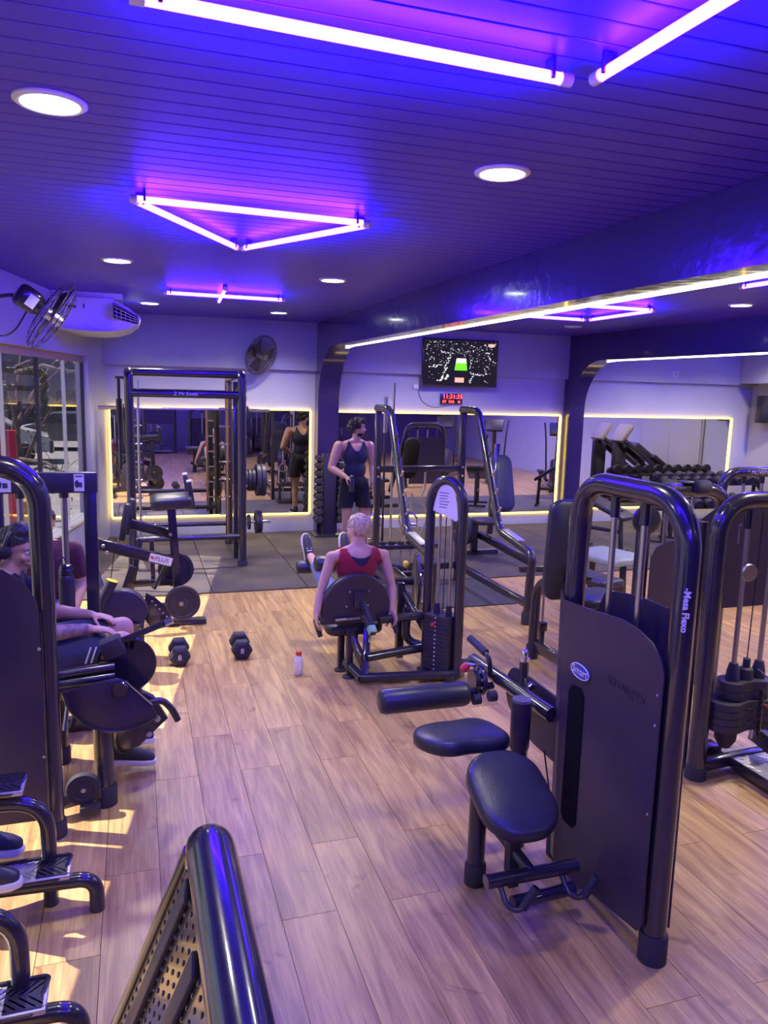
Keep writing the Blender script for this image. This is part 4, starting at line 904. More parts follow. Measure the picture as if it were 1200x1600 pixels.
h_ = obj('pin_upright', bar(nb(), (.475, 7.35, 1.05), (.43, 7.35, 1.38), .04, .04), 'black', t); obj('end_plug', bar(nb(), (.4325, 7.35, 1.365), (.4295, 7.35, 1.385), .041, .041), 'paper', h_)
be = obj('lever_beam', bar(nb(), (-.42, 7.02, .83), (.27, 7.02, .62), .06, .1, b=.008), 'black', t)
obj('lever_beam', bar(nb(), (-.14, 7.4, .93), (.3, 7.4, .8), .06, .09, b=.008), 'black', t)
bx = frame(V((.69, 0, -.21)), (0, 0, 1)); sd = V((.69, 0, -.21)).normalized()
st = obj('sticker', box(nb(), V((.19, 6.988, .645)), (.2, .003, .075), frame(sd, (0, 1, 0))), 'paper', be)
text('PLUS', .055, V((.2, 6.986, .642)), sd, (0, 0, 1), 'print_dark', st, ext=.0004, sx=1.05)
obj('sticker_mark', prism(nb(), ell(.018, .014), lambda u, v, w: V((.118, 6.986 - w, .668)) + sd * u + V((0, 0, v)), .001), 'print_red', st)
obj('hand_lever', tube(nb(), [(-.36, 7.02, .8), (-.36, 7.0, .6), (-.3, 6.9, .42)], .02, .08), 'black', t)
for p in ((-.29, 6.985, .79), (-.26, 6.985, .73), (-.1, 7.365, .9), (.285, 7.16, .84)): bolt(p, (0, -1, 0), .016, t)
for x, z in ((-.13, .8), (-.09, .82)):
    M = Matrix.Translation((x, 7.2 + (x + .13) * 3, z)) @ Matrix.Rotation(.2, 4, 'Y') @ Matrix.Rotation(0, 4, 'X')
    obj('side_pad', box(nb(), (x + .02, 7.15 + (x + .13) * 4, z + .17), (.06, .13, .34), Matrix.Rotation(.2, 4, 'Y'), b=.02), 'vinyl', t)
obj('link_strut', tube(nb(), [(.13, 7.1, .35), (.24, 7.1, .58)], .018), 'black', t); obj('link_strut', bar(nb(), (-.1, 7.3, .15), (.02, 7.3, .78), .05, .05), 'black', t)
obj('link_strut', bar(nb(), (.13, 7.35, .3), (.12, 7.35, .75), .05, .04), 'black', t); obj('seat_post', bar(nb(), (-.2, 7.2, .12), (-.05, 7.2, .55), .06, .06), 'black', t)
obj('cross_link', bar(nb(), (-.05, 7.3, .36), (.32, 7.3, .36), .06, .06), 'black', t)
obj('plate_horn', cyl(nb(), (.36, 7.12, .24), (.36, 6.93, .24), .02), 'steel', t); obj('plate_horn', cyl(nb(), (.33, 7.45, .5), (.33, 7.27, .5), .02), 'steel', t)
plate((.375, 7.0, .235), Y3, .158, .045, 'weight plate on the nearest low horn of the rowing machine', 'plates on the rowing machine')
plate((.335, 7.33, .47), Y3, .165, .045, 'weight plate hung above and behind the nearest one on the rowing machine', 'plates on the rowing machine')
# rounded cam housing in front of it (seat unit of the neighbouring machine)
t = thing('cam_housing_machine', 'black machine with big round cam housing between the rowing machine and the seated man', 'gym machine', (-.12, 6.3, 0))
obj('housing', prism(nb(), [(-.3, .02), (.02, .02), (.03, .12), (.02, .3)] + [(-.13 + .2 * math.cos(a), .36 + .22 * math.sin(a)) for a in [math.pi * k / 14 for k in range(1, 14)]] + [(-.34, .3)], xz(6.2), .12, .01), 'black_satin', t)
c_ = obj('pivot_cap', lathe(nb(), [(0, 0), (.055, 0), (.06, .01), (.045, .03), (0, .03)], (-.04, 6.2, .27), (0, -1, 0), 24), 'black', t)
for k in range(6): bolt(V((-.04 + .04 * math.cos(k), 6.172, .27 + .04 * math.sin(k))), (0, -1, 0), .005, c_)
obj('pad_arm', tube(nb(), [(-.34, 6.22, .38), (-.2, 6.22, .66)], .045, n=20), 'foam', t); obj('arm_cap', cyl(nb(), (-.199, 6.22, .662), (-.197, 6.22, .667), .044), 'yellow_knob', t)
obj('quadrant', prism(nb(), [(.02, .3), (.05, .5), (.12, .46), (.2, .38), (.25, .28), (.22, .2), (.1, .18)], xz(6.4), .02, .004), 'black', t)
for k in range(5): bolt((.1 + .028 * k, 6.398, .43 - .035 * k), (0, -1, 0), .008, t)
obj('base_rail', bar(nb(), (-.35, 6.3, .05), (.05, 6.3, .05), .07, .07), 'black', t); obj('rear_post', bar(nb(), (-.36, 6.28, .03), (-.36, 6.28, .6), .06, .06), 'black', t)
# ---------------------------------------------------------------- J: leg extension with the seated man, left
t = thing('leg_extension_machine', 'black leg extension machine with fan-shaped cam cover and shrouded tower at the left', 'gym machine', (-.45, 4.1, 0))
obj('tower_frame', tube(nb(), [(-.425, 3.78, .05), (-.425, 3.78, 1.82), (-1.06, 3.78, 1.82), (-1.06, 3.78, .05)], .05, .2, 20, 9), 'black', t)
foot_cap((-.425, 3.78, 0), .05, .08, t); foot_cap((-1.06, 3.78, 0), .05, .08, t)
fs = [(-1.04, .13), (-1.04, 1.32), (-.9, 1.385), (-.72, 1.39), (-.58, 1.36), (-.49, 1.29), (-.445, 1.2), (-.435, 1.1), (-.43, .13)]
sh = obj('front_shroud', prism(nb(), fs, xz(3.70), .006), 'shroud', t)
for z in (.98, .45): bolt((-.445, 3.7, z), (0, -1, 0), .008, sh)
obj('shroud_edge', tube(nb(), [(-.435, 3.703, .14), (-.435, 3.703, 1.15)], .006, n=6), 'black', sh)
obj('post', cyl(nb(), (-.196, 4.02, .04), (-.196, 4.02, .6), .05, n=24), 'black', t); foot_cap((-.196, 4.02, 0), .05, .11, t)
obj('post', cyl(nb(), (-.454, 4.56, .03), (-.454, 4.56, .5), .042, n=20), 'black', t); foot_cap((-.454, 4.56, 0), .042, .1, t)
obj('base_tube', bar(nb(), (-.44, 3.92, .09), (-.22, 3.98, .1), .06, .07), 'black', t)
obj('transport_wheel', lathe(nb(), [(0, -.02), (.05, -.02), (.055, -.024), (.08, -.022), (.085, -.012), (.085, .012), (.08, .022), (0, .02)], (-.295, 3.93, .145), Y3, 32), 'rubber', t); bolt((-.295, 3.91, .145), (0, -1, 0), .013, t)
obj('pedal', box(nb(), (-.265, 3.9, .045), (.1, .06, .05), b=.012), 'rubber', t)
for z in (.76, .71): obj('beam', tube(nb(), [(-.44, 3.98, z - .015), (-.13, 4.0, z)], .024, n=14), 'black', t)
cv = [(-.375, .665), (-.35, .575), (-.3, .505), (-.23, .455), (-.15, .43), (-.06, .435), (.03, .465), (.075, .49), (.05, .55), (-.01, .615), (-.07, .69), (-.12, .715), (-.24, .695)]
cc = obj('cam_cover', prism(nb(), cv, xz(3.94), .02, .004), 'shroud', t)
obj('cover_rim', sweep(nb(), fillet([V((x, 3.94, z)) for x, z in cv[:8]], .05), .009, 8), 'black', cc)
obj('pivot_cap', lathe(nb(), [(0, 0), (.04, 0), (.042, .02), (.034, .04), (0, .04)], (-.105, 3.94, .665), (0, -1, 0), 22), 'black', cc)
obj('cable', tube(nb(), [(-.08, 3.935, .7), (.05, 3.935, .56)], .004, n=6), 'steel', cc)
ds = obj('range_disc', lathe(nb(), [(0, -.008), (.15, -.008), (.155, 0), (.15, .008), (0, .008)], (-.075, 4.12, .72), Y3, 40), 'black', t)
for k in range(7):
    a = 1.3 + .28 * k; obj('range_hole', prism(nb(), rrect(.024, .045, .011), (lambda ca, sa: lambda u, v, w: V((-.075 + ca * (.115 + v) - sa * u, 4.111 - w, .72 + sa * (.115 + v) + ca * u)))(math.cos(a), math.sin(a)), .002), 'bronze' if k > 3 else 'dark_gap', ds)
lv = obj('lever', tube(nb(), [(-.13, 4.06, .86), (.13, 4.06, .955)], .017, n=14), 'black', t); obj('lever_tip', tube(nb(), [(.125, 4.06, .953), (.165, 4.06, .968)], .019, n=14), 'chrome', lv)
obj('stop_block', box(nb(), (-.14, 4.05, .845), (.11, .1, .1), Matrix.Rotation(-.35, 4, 'Y'), b=.012), 'rubber', t)
hd = obj('hand_grip', tube(nb(), [(.04, 4.0, .545), (.1, 4.0, .555), (.15, 4.0, .5), (.18, 4.0, .43)], .018, .04), 'black', t)
obj('swing_arm', prism(nb(), [(-.02, .6), (.06, .55), (.13, .42), (.06, .36), (-.02, .28), (-.1, .27), (-.14, .33), (-.12, .43)], xz(4.05), .05, .008), 'black', t)
for p in ((.075, 4.05, .43), (.03, 4.05, .35)): bolt(p, (0, -1, 0), .018, t)
roller((-.06, 4.2, .58), (.02, 4.5, .6), .07, t); roller((-.1, 4.1, .27), (-.02, 4.45, .3), .06, t)
obj('seat', box(nb(), (-.5, 4.45, .56), (.5, .42, .09), b=.03), 'vinyl', t); obj('seat_back', box(nb(), (-.86, 4.48, .95), (.1, .42, .75), Matrix.Rotation(-.15, 4, 'Y'), b=.035), 'vinyl', t)
obj('seat_beam', bar(nb(), (-.8, 4.45, .48), (-.2, 4.3, .52), .07, .07), 'black', t)
obj('link_bar', tube(nb(), [(-.36, 4.3, .62), (-.4, 4.2, .35)], .012), 'steel', t); obj('link_bar', tube(nb(), [(-.3, 4.2, .6), (-.36, 4.15, .38)], .014), 'black', t)
# plain tower with flat cross bar further back
t = thing('flat_bar_tower', 'black weight tower with flat sticker-covered cross bar in front of the window', 'gym machine', (-.52, 5.0, 0))
cb = obj('cross_bar', box(nb(), (-.53, 5.0, 1.593), (.6, .06, .125), b=.006), 'black_satin', t)
for x in (-.275, -.8): obj('post', bar(nb(), (x, 5.0, 0), (x, 5.0, 1.6), .05, .075), 'black', t)
for x in (-.67, -.425): rod((x, 5.0, .3), (x, 5.0, 1.55), .02, t); obj('rod_collar', cyl(nb(), (x, 5.0, 1.5), (x, 5.0, 1.535), .028), 'black', t)
for x, w in ((-.333, .058), (-.755, .09)):
    st = obj('sticker', box(nb(), (x, 4.969, 1.594), (w, .002, .105)), 'paper', cb)
    obj('figure_print', lathe(nb(), [(0, 0), (.01, .01), (.014, .035), (.004, .05), (0, .05)], (x - w * .2, 4.968, 1.56), Z3, 8), 'print_dark', st); obj('figure_print', box(nb(), (x + w * .15, 4.9675, 1.58), (w * .3, .001, .03)), 'print_dark', st); obj('title_print', box(nb(), (x, 4.9675, 1.632), (w * .7, .001, .007)), 'print_dark', st)
for k in range(8): obj('stack_plate', box(nb(), (-.55, 5.0, .25 + .05 * k), (.44, .14, .045), b=.003, seg=1), 'iron', t)
obj('base', bar(nb(), (-.85, 5.0, .04), (-.22, 5.0, .04), .1, .07), 'black', t)
ty_ = obj('tray', box(nb(), (-.415, 4.88, .785), (.18, .17, .03), b=.01), 'black', t)
# bottle standing on it
t = thing('water_bottle', 'tall matte black water bottle with loop lid behind the seated man\'s hand', 'bottle', (-.418, 4.88, .8))
obj('body', lathe(nb(), [(0, 0), (.043, 0), (.046, .006), (.046, .21), (.043, .235), (.038, .244), (0, .244)], (-.418, 4.88, .8), n=28), 'black_satin', t)
ld = obj('lid', lathe(nb(), [(.036, 0), (.041, .002), (.041, .035), (.036, .04), (.037, .045), (.033, .06), (.015, .068), (0, .068)], (-.418, 4.88, 1.044), n=24), 'black', t)
obj('loop', tube(nb(), [(-.418, 4.88, 1.1), (-.45, 4.88, 1.115), (-.458, 4.88, 1.15), (-.428, 4.88, 1.155), (-.418, 4.88, 1.13)], .005, .015, 8), 'black', ld)
# ---------------------------------------------------------------- K: step stands at lower left
def step(dx, dy, label):
    t = thing('step_stand', label, 'step', (-.5 + dx, 3.2 + dy, 0), 'step stands at the lower left'); P = lambda x, y, z: (x + dx, y + dy, z)
    obj('tall_frame', tube(nb(), [P(-.388, 3.24, .0), P(-.388, 3.24, .47), P(-1.0, 3.26, .5)], .031, .13, 16, 8), 'black', t)
    obj('low_frame', tube(nb(), [P(-.2, 3.15, 0), P(-.2, 3.15, .145), P(-.95, 3.19, .145)], .031, .12, 16, 8), 'black', t)
    for z, y0, x1 in ((.19, 3.185, -.3), (.545, 3.26, -.47)):
        tr = obj('tread', box(nb(), P((x1 - .95) / 2, y0, z), (x1 + .95, .15, .02), b=.004), 'tread', t)
        obj('tread_edge', tube(nb(), [P(-.95, y0 - .07, z), P(x1 - .03, y0 - .07, z), P(x1, y0 + .07, z + .015), P(-.95, y0 + .07, z + .012)], .009, .02, 6), 'black', tr)
        b = nb()
        for k in range(22):
            x = x1 - .03 - .029 * k
            for s in (-1, 1): box(b, P(x, y0 + s * .032, z + .0115), (.075, .006, .004), rotz(s * .75))
        tag(obj('grip_ribs', b, 'tread', tr), kind='stuff')
        obj('tread_corner', box(nb(), P(x1 - .07, y0, z + .0105), (.12, .13, .006)), 'black_satin', tr)
step(0, 0, 'black tubular step stand with ribbed metal treads beside the sneakers'); step(-.02, -.71, 'nearer black tubular step stand in the lower left corner')
# ---------------------------------------------------------------- L: perforated plate with thick tube, bottom foreground
t = thing('perforated_guard', 'black perforated metal guard with a thick glossy top tube in the bottom foreground', 'gym machine', (.1, 1.3, 0))
obj('top_tube', tube(nb(), [(.125, 1.47, .0), (.12, 1.46, 1.31), (.125, .7, 1.3), (.125, .68, 0)], .047, .09, 24, 10), 'black', t)
P1 = V((.085, 1.465, 1.27)); P2 = V((-.13, 1.72, .55)); e1 = V((.0, -1, 0)); dn = P2 - P1; nn = e1.cross(dn).normalized()
if nn.z < 0: nn = -nn
S_ = lambda a, b_, o=0: P1 + e1 * a + dn * b_ + nn * o
b = nb(); vs_ = [S_(0, 0), S_(.75, 0), S_(1.0, 1), S_(0, 1)]; A_ = [b.verts.new(v) for v in vs_]; B_ = [b.verts.new(v - nn * .006) for v in vs_]
b.faces.new(A_); b.faces.new(B_[::-1])
for i in range(4): b.faces.new((A_[i], A_[(i + 1) % 4], B_[(i + 1) % 4], B_[i]))
ps = obj('sheet', b, 'black', t)
b = nb()
for i in range(16):
    for j in range(24):
        p = S_(.03 + .034 * i, .04 + .04 * j)
        lathe(b, [(.0055, 0), (.0048, .002), (.0025, .003), (0, .003)], p, nn, 8)
tag(obj('pressed_dimples', b, 'black', ps), kind='stuff')
for a in (.1, .3): obj('rib', bar(nb(), S_(a, .03, .006), S_(a + .02, .97, .006), .05, .012, nn), 'black_satin', ps)
obj('edge_tube', tube(nb(), [S_(-.005, 0), S_(-.005, 1)], .014, n=10), 'black', t)
obj('lower_tube', tube(nb(), [(-.13, 1.72, .55), (-.13, 1.72, .03), ], .03), 'black', t); obj('base_tube', tube(nb(), [(-.13, 1.72, .05), (.12, 1.47, .05)], .03), 'black', t)
# ---------------------------------------------------------------- dumbbells
def hexdb(c, ax, r, L_, label, group, num=None):
    c = V(c); ax = V(ax).normalized(); t = thing('dumbbell', label, 'dumbbell', c - V((0, 0, r)), group)
    side = Z3 if abs(ax.z) < .9 else X3; M = frame(ax, V(side)); q = M.to_3x3(); hl = L_ * .33
    for s in (-1, 1):
        b = nb(); rings = []
        for h, k in ((0, .8), (hl * .12, 1), (hl * .85, 1), (hl, .72)):
            rings.append([b.verts.new(c + ax * s * (L_ / 2 - hl + h) + q @ V((0, math.cos(a) * r * k, math.sin(a) * r * k))) for a in [math.pi / 6 + math.pi / 3 * i for i in range(6)]])
        for A_, B_ in zip(rings, rings[1:]):
            for i in range(6): b.faces.new((A_[i], A_[(i + 1) % 6], B_[(i + 1) % 6], B_[i]))
        b.faces.new(rings[0]); b.faces.new(rings[-1])
        h = obj('head', b, 'rubber', t, sharp=25)
        if num and s * ax.y < 0: text(num, r * .75, c + ax * s * (L_ / 2 + .001), (1, 0, 0), Z3, 'print_white', h, ext=.0004)
    obj('handle', cyl(nb(), c - ax * (L_ / 2 - hl), c + ax * (L_ / 2 - hl), .016, n=12), 'chrome', t)
hexdb((.295, 6.13, .073), (.02, 1, 0), .084, .32, 'black hexagonal dumbbell lying on the floor, left one of the two', 'dumbbells on the floor', '8')
hexdb((.79, 6.17, .073), (.03, 1, 0), .084, .32, 'black hexagonal dumbbell lying on the floor nearer the white bottle', 'dumbbells on the floor', '8')
t = thing('dumbbell_tower', 'upright black dumbbell stand against the dark pillar', 'dumbbell rack', (2.76, 11.1, 0))
obj('column', box(nb(), (2.745, 11.12, .64), (.2, .16, 1.2), b=.008), 'black_satin', t); obj('foot', box(nb(), (2.745, 11.05, .02), (.5, .36, .04), b=.006), 'black', t)
for s, x in ((-1, 2.585), (1, 2.905)):
    for k in range(9): obj('cradle', box(nb(), (x - s * .04, 11.12, .2 + .116 * k), (.14, .14, .012), b=.003), 'black', t)
for k in range(9):
    r = .062 - .0022 * k; z = .208 + .116 * k + r * .87
    for x, sd_ in ((2.578, 'left'), (2.912, 'right')):
        lev = ('lowest', 'second lowest', 'third from the bottom', 'fourth from the bottom', 'middle', 'fourth from the top', 'third from the top', 'second highest', 'topmost')[k]
        hexdb((x, 11.09, z), Y3, r, .24 - .008 * k, f'{lev} hexagonal dumbbell on the {sd_} side of the upright stand', 'dumbbells on the upright stand')
# white bottle
t = thing('shaker_bottle', 'small white bottle with a red cap standing on the wooden floor', 'bottle', (1.164, 5.6, 0))
obj('body', lathe(nb(), [(0, 0), (.03, 0), (.033, .006), (.033, .11), (.028, .135), (.02, .15), (.02, .158), (0, .158)], (1.164, 5.6, 0), n=24), 'bottle_white', t, sharp=60)
obj('cap', lathe(nb(), [(0, 0), (.024, 0), (.024, .026), (.021, .03), (0, .03)], (1.164, 5.6, .155), n=20), 'cap_red', t)
# ---------------------------------------------------------------- bay beyond the second arch: racks and cardio machines
t = thing('dumbbell_rack', 'two-tier dumbbell rack under the far right mirror', 'dumbbell rack', (9.4, 10.7, 0))
for x in (8.3, 10.5): obj('end_frame', tube(nb(), [(x, 10.3, .02), (x, 10.5, .4), (x, 10.9, .78), (x, 10.95, .02)], .035, .06), 'black', t)
for z, y in ((.42, 10.5), (.76, 10.82)): obj('shelf', box(nb(), (9.4, y, z), (2.2, .22, .03), Matrix.Rotation(.3, 4, 'X')), 'black', t)
for j, (z, y, nm) in enumerate(((.5, 10.47, 'lower'), (.84, 10.79, 'upper'))):
    for k in range(10):
        x = 8.42 + .22 * k
        o = thing('dumbbell', ('first second third fourth fifth sixth seventh eighth ninth tenth'.split()[k]) + f' round dumbbell from the left on the {nm} tier under the far mirror', 'dumbbell', (x, y, z - .08), 'round dumbbells on the far rack')
        for s in (-1, 1): obj('head', lathe(nb(), [(0, -.05), (.07, -.05), (.08, -.035), (.08, .035), (.07, .05), (0, .05)], (x, y + s * .1, z + s * .03), (0, 1, .3), 18), 'rubber', o)
        obj('handle', cyl(nb(), (x, y - .1, z - .03), (x, y + .1, z + .03), .016, n=10), 'chrome', o)
def climber(x, y, rz, label):
    R = Matrix.Translation((x, y, 0)) @ rotz(rz); P = lambda *p: R @ V(p); t = thing('cross_trainer', label, 'cardio machine', (x, y, 0), 'cardio machines in the far bay')
    obj('base', bar(nb(), P(-.7, 0, .08), P(.7, 0, .08), .3, .12), 'black', t)
    obj('drive_cover', prism(nb(), [(.2, .1), (.75, .1), (.78, .5), (.6, .75), (.35, .7)], lambda u, v, w: P(u, w - .12, v), .24, .02), 'shroud', t)
    obj('mast', tube(nb(), [P(.5, 0, .6), P(.62, 0, 1.3)], .05, n=14), 'black', t)
    c = obj('console', box(nb(), P(.6, 0, 1.42), (.1, .42, .3), R.to_3x3().to_4x4() @ Matrix.Rotation(-.5, 4, 'Y'), b=.02), 'black_satin', t)
    obj('screen', box(nb(), P(.545, 0, 1.45), (.01, .32, .2), R.to_3x3().to_4x4() @ Matrix.Rotation(-.5, 4, 'Y')), 'window_dark', c)
    for s in (-1, 1):
        obj('swing_handle', tube(nb(), [P(.5, s * .22, .3), P(.45, s * .26, 1.2), P(.3, s * .28, 1.55)], .02, .15), 'black', t); obj('pedal_rail', bar(nb(), P(.5, s * .2, .25), P(-.6, s * .2, .3), .06, .06), 'black', t)
        obj('pedal', box(nb(), P(-.45, s * .2, .36), (.4, .16, .06), R.to_3x3().to_4x4(), b=.015), 'rubber', t)
def sled(y, label):
    t = thing('sled_press', label, 'gym machine', (10.1, y, 0), 'sled machines by the grey door'); A_ = V((9.5, y, 1.3)); B_ = V((10.6, y, .55)); d = B_ - A_
    for s in (-1, 1): obj('slide_rail', bar(nb(), A_ + V((0, s * .2, 0)), B_ + V((0, s * .2, 0)), .07, .07), 'black', t)
    obj('foot_board', box(nb(), A_ + V((.06, 0, .14)), (.1, .42, .42), frame(d, (0, 1, 0)), b=.03), 'vinyl_tan', t)
    obj('carriage', box(nb(), A_ + d * .42 + V((.03, 0, .1)), (.45, .36, .14), frame(d, (0, 1, 0)), b=.02), 'black_satin', t)
    obj('seat_pad', box(nb(), A_ + d * .78 + V((.06, 0, .16)), (.4, .38, .1), frame(d, (0, 1, 0)), b=.035), 'vinyl', t)
    obj('tall_leg', bar(nb(), (9.52, y, 0), (9.52, y, 1.25), .08, .3), 'black', t); obj('short_leg', bar(nb(), (10.5, y, 0), (10.5, y, .58), .08, .3), 'black', t)
    obj('base', bar(nb(), (9.45, y, .05), (10.6, y, .05), .3, .09), 'black', t); obj('hand_bar', tube(nb(), [(10.3, y - .3, .75), (10.38, y - .3, .95), (10.2, y - .3, 1.02)], .02, .05), 'black', t)
sled(9.33, 'inclined sled press nearest the far right mirror'); sled(8.6, 'second inclined sled press by the grey door')
t = thing('board_bench', 'dark upright back board on a frame, reflected at the left of the far right mirror', 'bench', (9.2, 7.95, 0))
obj('board', box(nb(), (9.2, 7.95, 1.03), (.5, .08, .55), b=.03), 'black_satin', t); obj('post', bar(nb(), (9.2, 8.03, 0), (9.2, 8.0, .95), .06, .06), 'black', t); obj('foot', bar(nb(), (8.9, 8.03, .03), (9.5, 8.03, .03), .07, .06), 'black', t); obj('side_tube', tube(nb(), [(8.75, 7.95, .03), (9.1, 8.0, .8)], .03), 'black', t)
climber(8.6, 5.6, 2.2, 'cross trainer in the far bay reflected in the middle mirror'); climber(7.9, 4.2, 2.2, 'cross trainer nearest the second arch, reflected in the middle mirror'); climber(9.3, 7.1, 1.95, 'cross trainer in the middle of the far bay')
bench('incline_bench', 6.35, 9.3, .62, .4, .8, .5, 'tilted bench standing at the foot of the second arch', 'vinyl', .35); bench('incline_bench', 7.75, 9.7, .7, .35, .7, -.9, 'tilted bench just right of the second arch, above the leg curl tower', 'vinyl', .6)
# plate-loaded machine behind the slanted stand
t = thing('plate_tree_bench', 'black plate-loaded bench unit behind the right slanted upright', 'gym machine', (4.6, 9.6, 0))
obj('foot', bar(nb(), (4.1, 9.35, .04), (4.7, 9.35, .04), .08, .07), 'black', t); obj('foot', bar(nb(), (4.5, 8.3, .04), (4.95, 8.25, .04), .08, .07), 'black', t)
obj('spine', bar(nb(), (4.4, 9.35, .3), (4.7, 8.3, .1), .08, .08), 'black', t); obj('post', bar(nb(), (4.35, 9.35, .05), (4.35, 9.35, .5), .08, .08), 'black', t)
obj('back_frame', bar(nb(), (4.55, 9.3, .3), (4.75, 9.6, 1.5), .08, .06), 'black', t)
obj('backrest', pad(nb(), rrect(.3, .8, .12), Matrix.Translation((4.85, 9.6, .95)) @ frame(X3, (.1, .3, 1)), .07, .02), 'vinyl', t, sharp=60)
obj('seat', pad(nb(), rrect(.32, .34, .08), Matrix.Translation((4.4, 9.15, .48)), .06, .02), 'vinyl', t, sharp=60)
obj('plate_horn', cyl(nb(), (4.35, 9.35, .36), (4.02, 9.25, .36), .02), 'steel', t)
for k, lab in enumerate(('nearest large plate low behind the right slanted upright', 'second large plate low behind the right slanted upright', 'innermost large plate low behind the right slanted upright')): plate((4.12 + .06 * k, 9.28 + .018 * k, .36), (1, .3, 0), .2 - .012 * k, .045, lab, 'plates behind the slanted upright')

# machines behind the camera that show in the mirrors
src = {o.name: o for o in bpy.data.objects if o.parent is None}
def again(nm, x, y, rz, label):
    o = src[nm]; l0 = V(o.location)
    return dup(o, None, Matrix.Translation((x, y, 0)) @ rotz(rz), label, 'machines behind the camera')
again('lettered_tower', -.9, -2.2, 0, 'weight tower reflected in the left mirror, nearest the windows'); again('cable_tower', .6, -2.6, 0, 'cable tower reflected in the middle of the left mirror')
again('lettered_tower', 2.0, -2.3, 3.14, 'weight tower reflected at the right of the left mirror'); again('seated_press_machine', 3.6, -1.8, 0, 'seated machine reflected at the left of the middle mirror')
again('lettered_tower', 5.2, -2.4, 0, 'weight tower reflected in the middle of the middle mirror'); again('cable_tower', 6.4, -1.6, 0, 'cable tower reflected at the right of the middle mirror'); again('leg_curl_machine', 5.2, .6, 3.14, 'leg curl machine reflected low in the middle mirror')
# ================================================================ people
_US = {}
def sph(bm, c, r, R=None, n=14):
    if n not in _US:
        m = n // 2 + 2; _US[n] = [(math.sin(math.pi * i / m), math.cos(math.pi * i / m)) for i in range(m + 1)]
    s = r if hasattr(r, '__len__') else (r, r, r)
    M = Matrix.Translation(V(c)) @ (R or Matrix()) @ Matrix.Diagonal((*s, 1)); rings = []
    for q, z in _US[n]:
        rings.append([bm.verts.new(M @ V((0, 0, z)))] if q < 1e-6 else [bm.verts.new(M @ V((q * math.cos(6.283185 * k / n), q * math.sin(6.283185 * k / n), z))) for k in range(n)])
    for A, B in zip(rings, rings[1:]):
        for k in range(n):
            if len(A) == 1: bm.faces.new((A[0], B[k], B[(k + 1) % n]))
            elif len(B) == 1: bm.faces.new((A[k], B[0], A[(k + 1) % n]))
            else: bm.faces.new((A[k], B[k], B[(k + 1) % n], A[(k + 1) % n]))
def cap(bm, a, b, ra, rb):
    a = V(a); b = V(b); sweep(bm, [a, b], [ra, rb], 14); sph(bm, a, ra, n=12); sph(bm, b, rb, n=12)
def chain(bm, pts):
    for (a, ra), (b, rb) in zip(pts, pts[1:]): cap(bm, a, b, ra, rb)
def remesh(bm, vox, smooth=4, name='m'):
    me = bpy.data.meshes.new(name); bm.to_mesh(me); bm.free()
    o = bpy.data.objects.new('tmp', me)
    m = o.modifiers.new('r', 'REMESH'); m.mode = 'VOXEL'; m.voxel_size = vox
    s = o.modifiers.new('s', 'SMOOTH'); s.iterations = smooth; s.factor = .5
    out = evaluated(o)
    bpy.data.objects.remove(o); bpy.data.meshes.remove(me)
    return out
def cut(me, keep):
    bm = nb(); bm.from_mesh(me); bmesh.ops.delete(bm, geom=[v for v in bm.verts if not keep(v.co)], context='VERTS')
    # smooth the cut rim
    for _ in range(3):
        bs_ = [v for v in bm.verts if v.is_boundary]
        new = {v: sum(((e.other_vert(v).co) for e in v.link_edges if e.is_boundary), V()) / max(1, sum(1 for e in v.link_edges if e.is_boundary)) for v in bs_}
        for v, c in new.items(): v.co = v.co.lerp(c, .5)
    r = bmesh.ops.extrude_face_region(bm, geom=bm.faces[:]); vs_ = [g for g in r['geom'] if isinstance(g, bmesh.types.BMVert)]
    bm.normal_update()
    for v in vs_: v.co -= v.normal * -.004 if False else v.normal * .0
    bm.to_mesh(me); bm.free(); return me
def hand(bm, w, d, pn, thumb, s=1.0, curl=.5):
    """w wrist, d direction of the fingers, pn palm normal, thumb side vector"""
    w = V(w); d = V(d).normalized(); pn = V(pn); pn = (pn - d * pn.dot(d)).normalized(); sd = d.cross(pn).normalized()
    if sd.dot(V(thumb)) < 0: sd = -sd
    R = Matrix((d, sd, pn)).transposed().to_4x4()
    sph(bm, w + d * .045 * s, (.05 * s, .041 * s, .0155 * s), R); sph(bm, w + d * .015 * s, (.035 * s, .03 * s, .018 * s), R)
    for k, (off, L_) in enumerate(((.03, .072), (.0105, .08), (-.0095, .075), (-.028, .058))):
        p = w + d * .078 * s + sd * off * s; dd = d.copy(); r = .0088 * s
        for j, f in enumerate((.45, .32, .23)):
            ang = curl * (.5 + .5 * j); dd = (dd * math.cos(ang) + pn * math.sin(ang)).normalized(); q = p + dd * L_ * f * s
            cap(bm, p, q, r, r * .92); p = q; r *= .92
    p = w + d * .025 * s + sd * .026 * s; dd = (d * .55 + sd * .75 + pn * .35).normalized()
    for f in (.04, .032, .025):
        q = p + dd * f * s; cap(bm, p, q, .0115 * s, .0098 * s); p = q; dd = (dd * .8 + d * .35 + pn * .25 * (1 + curl)).normalized()
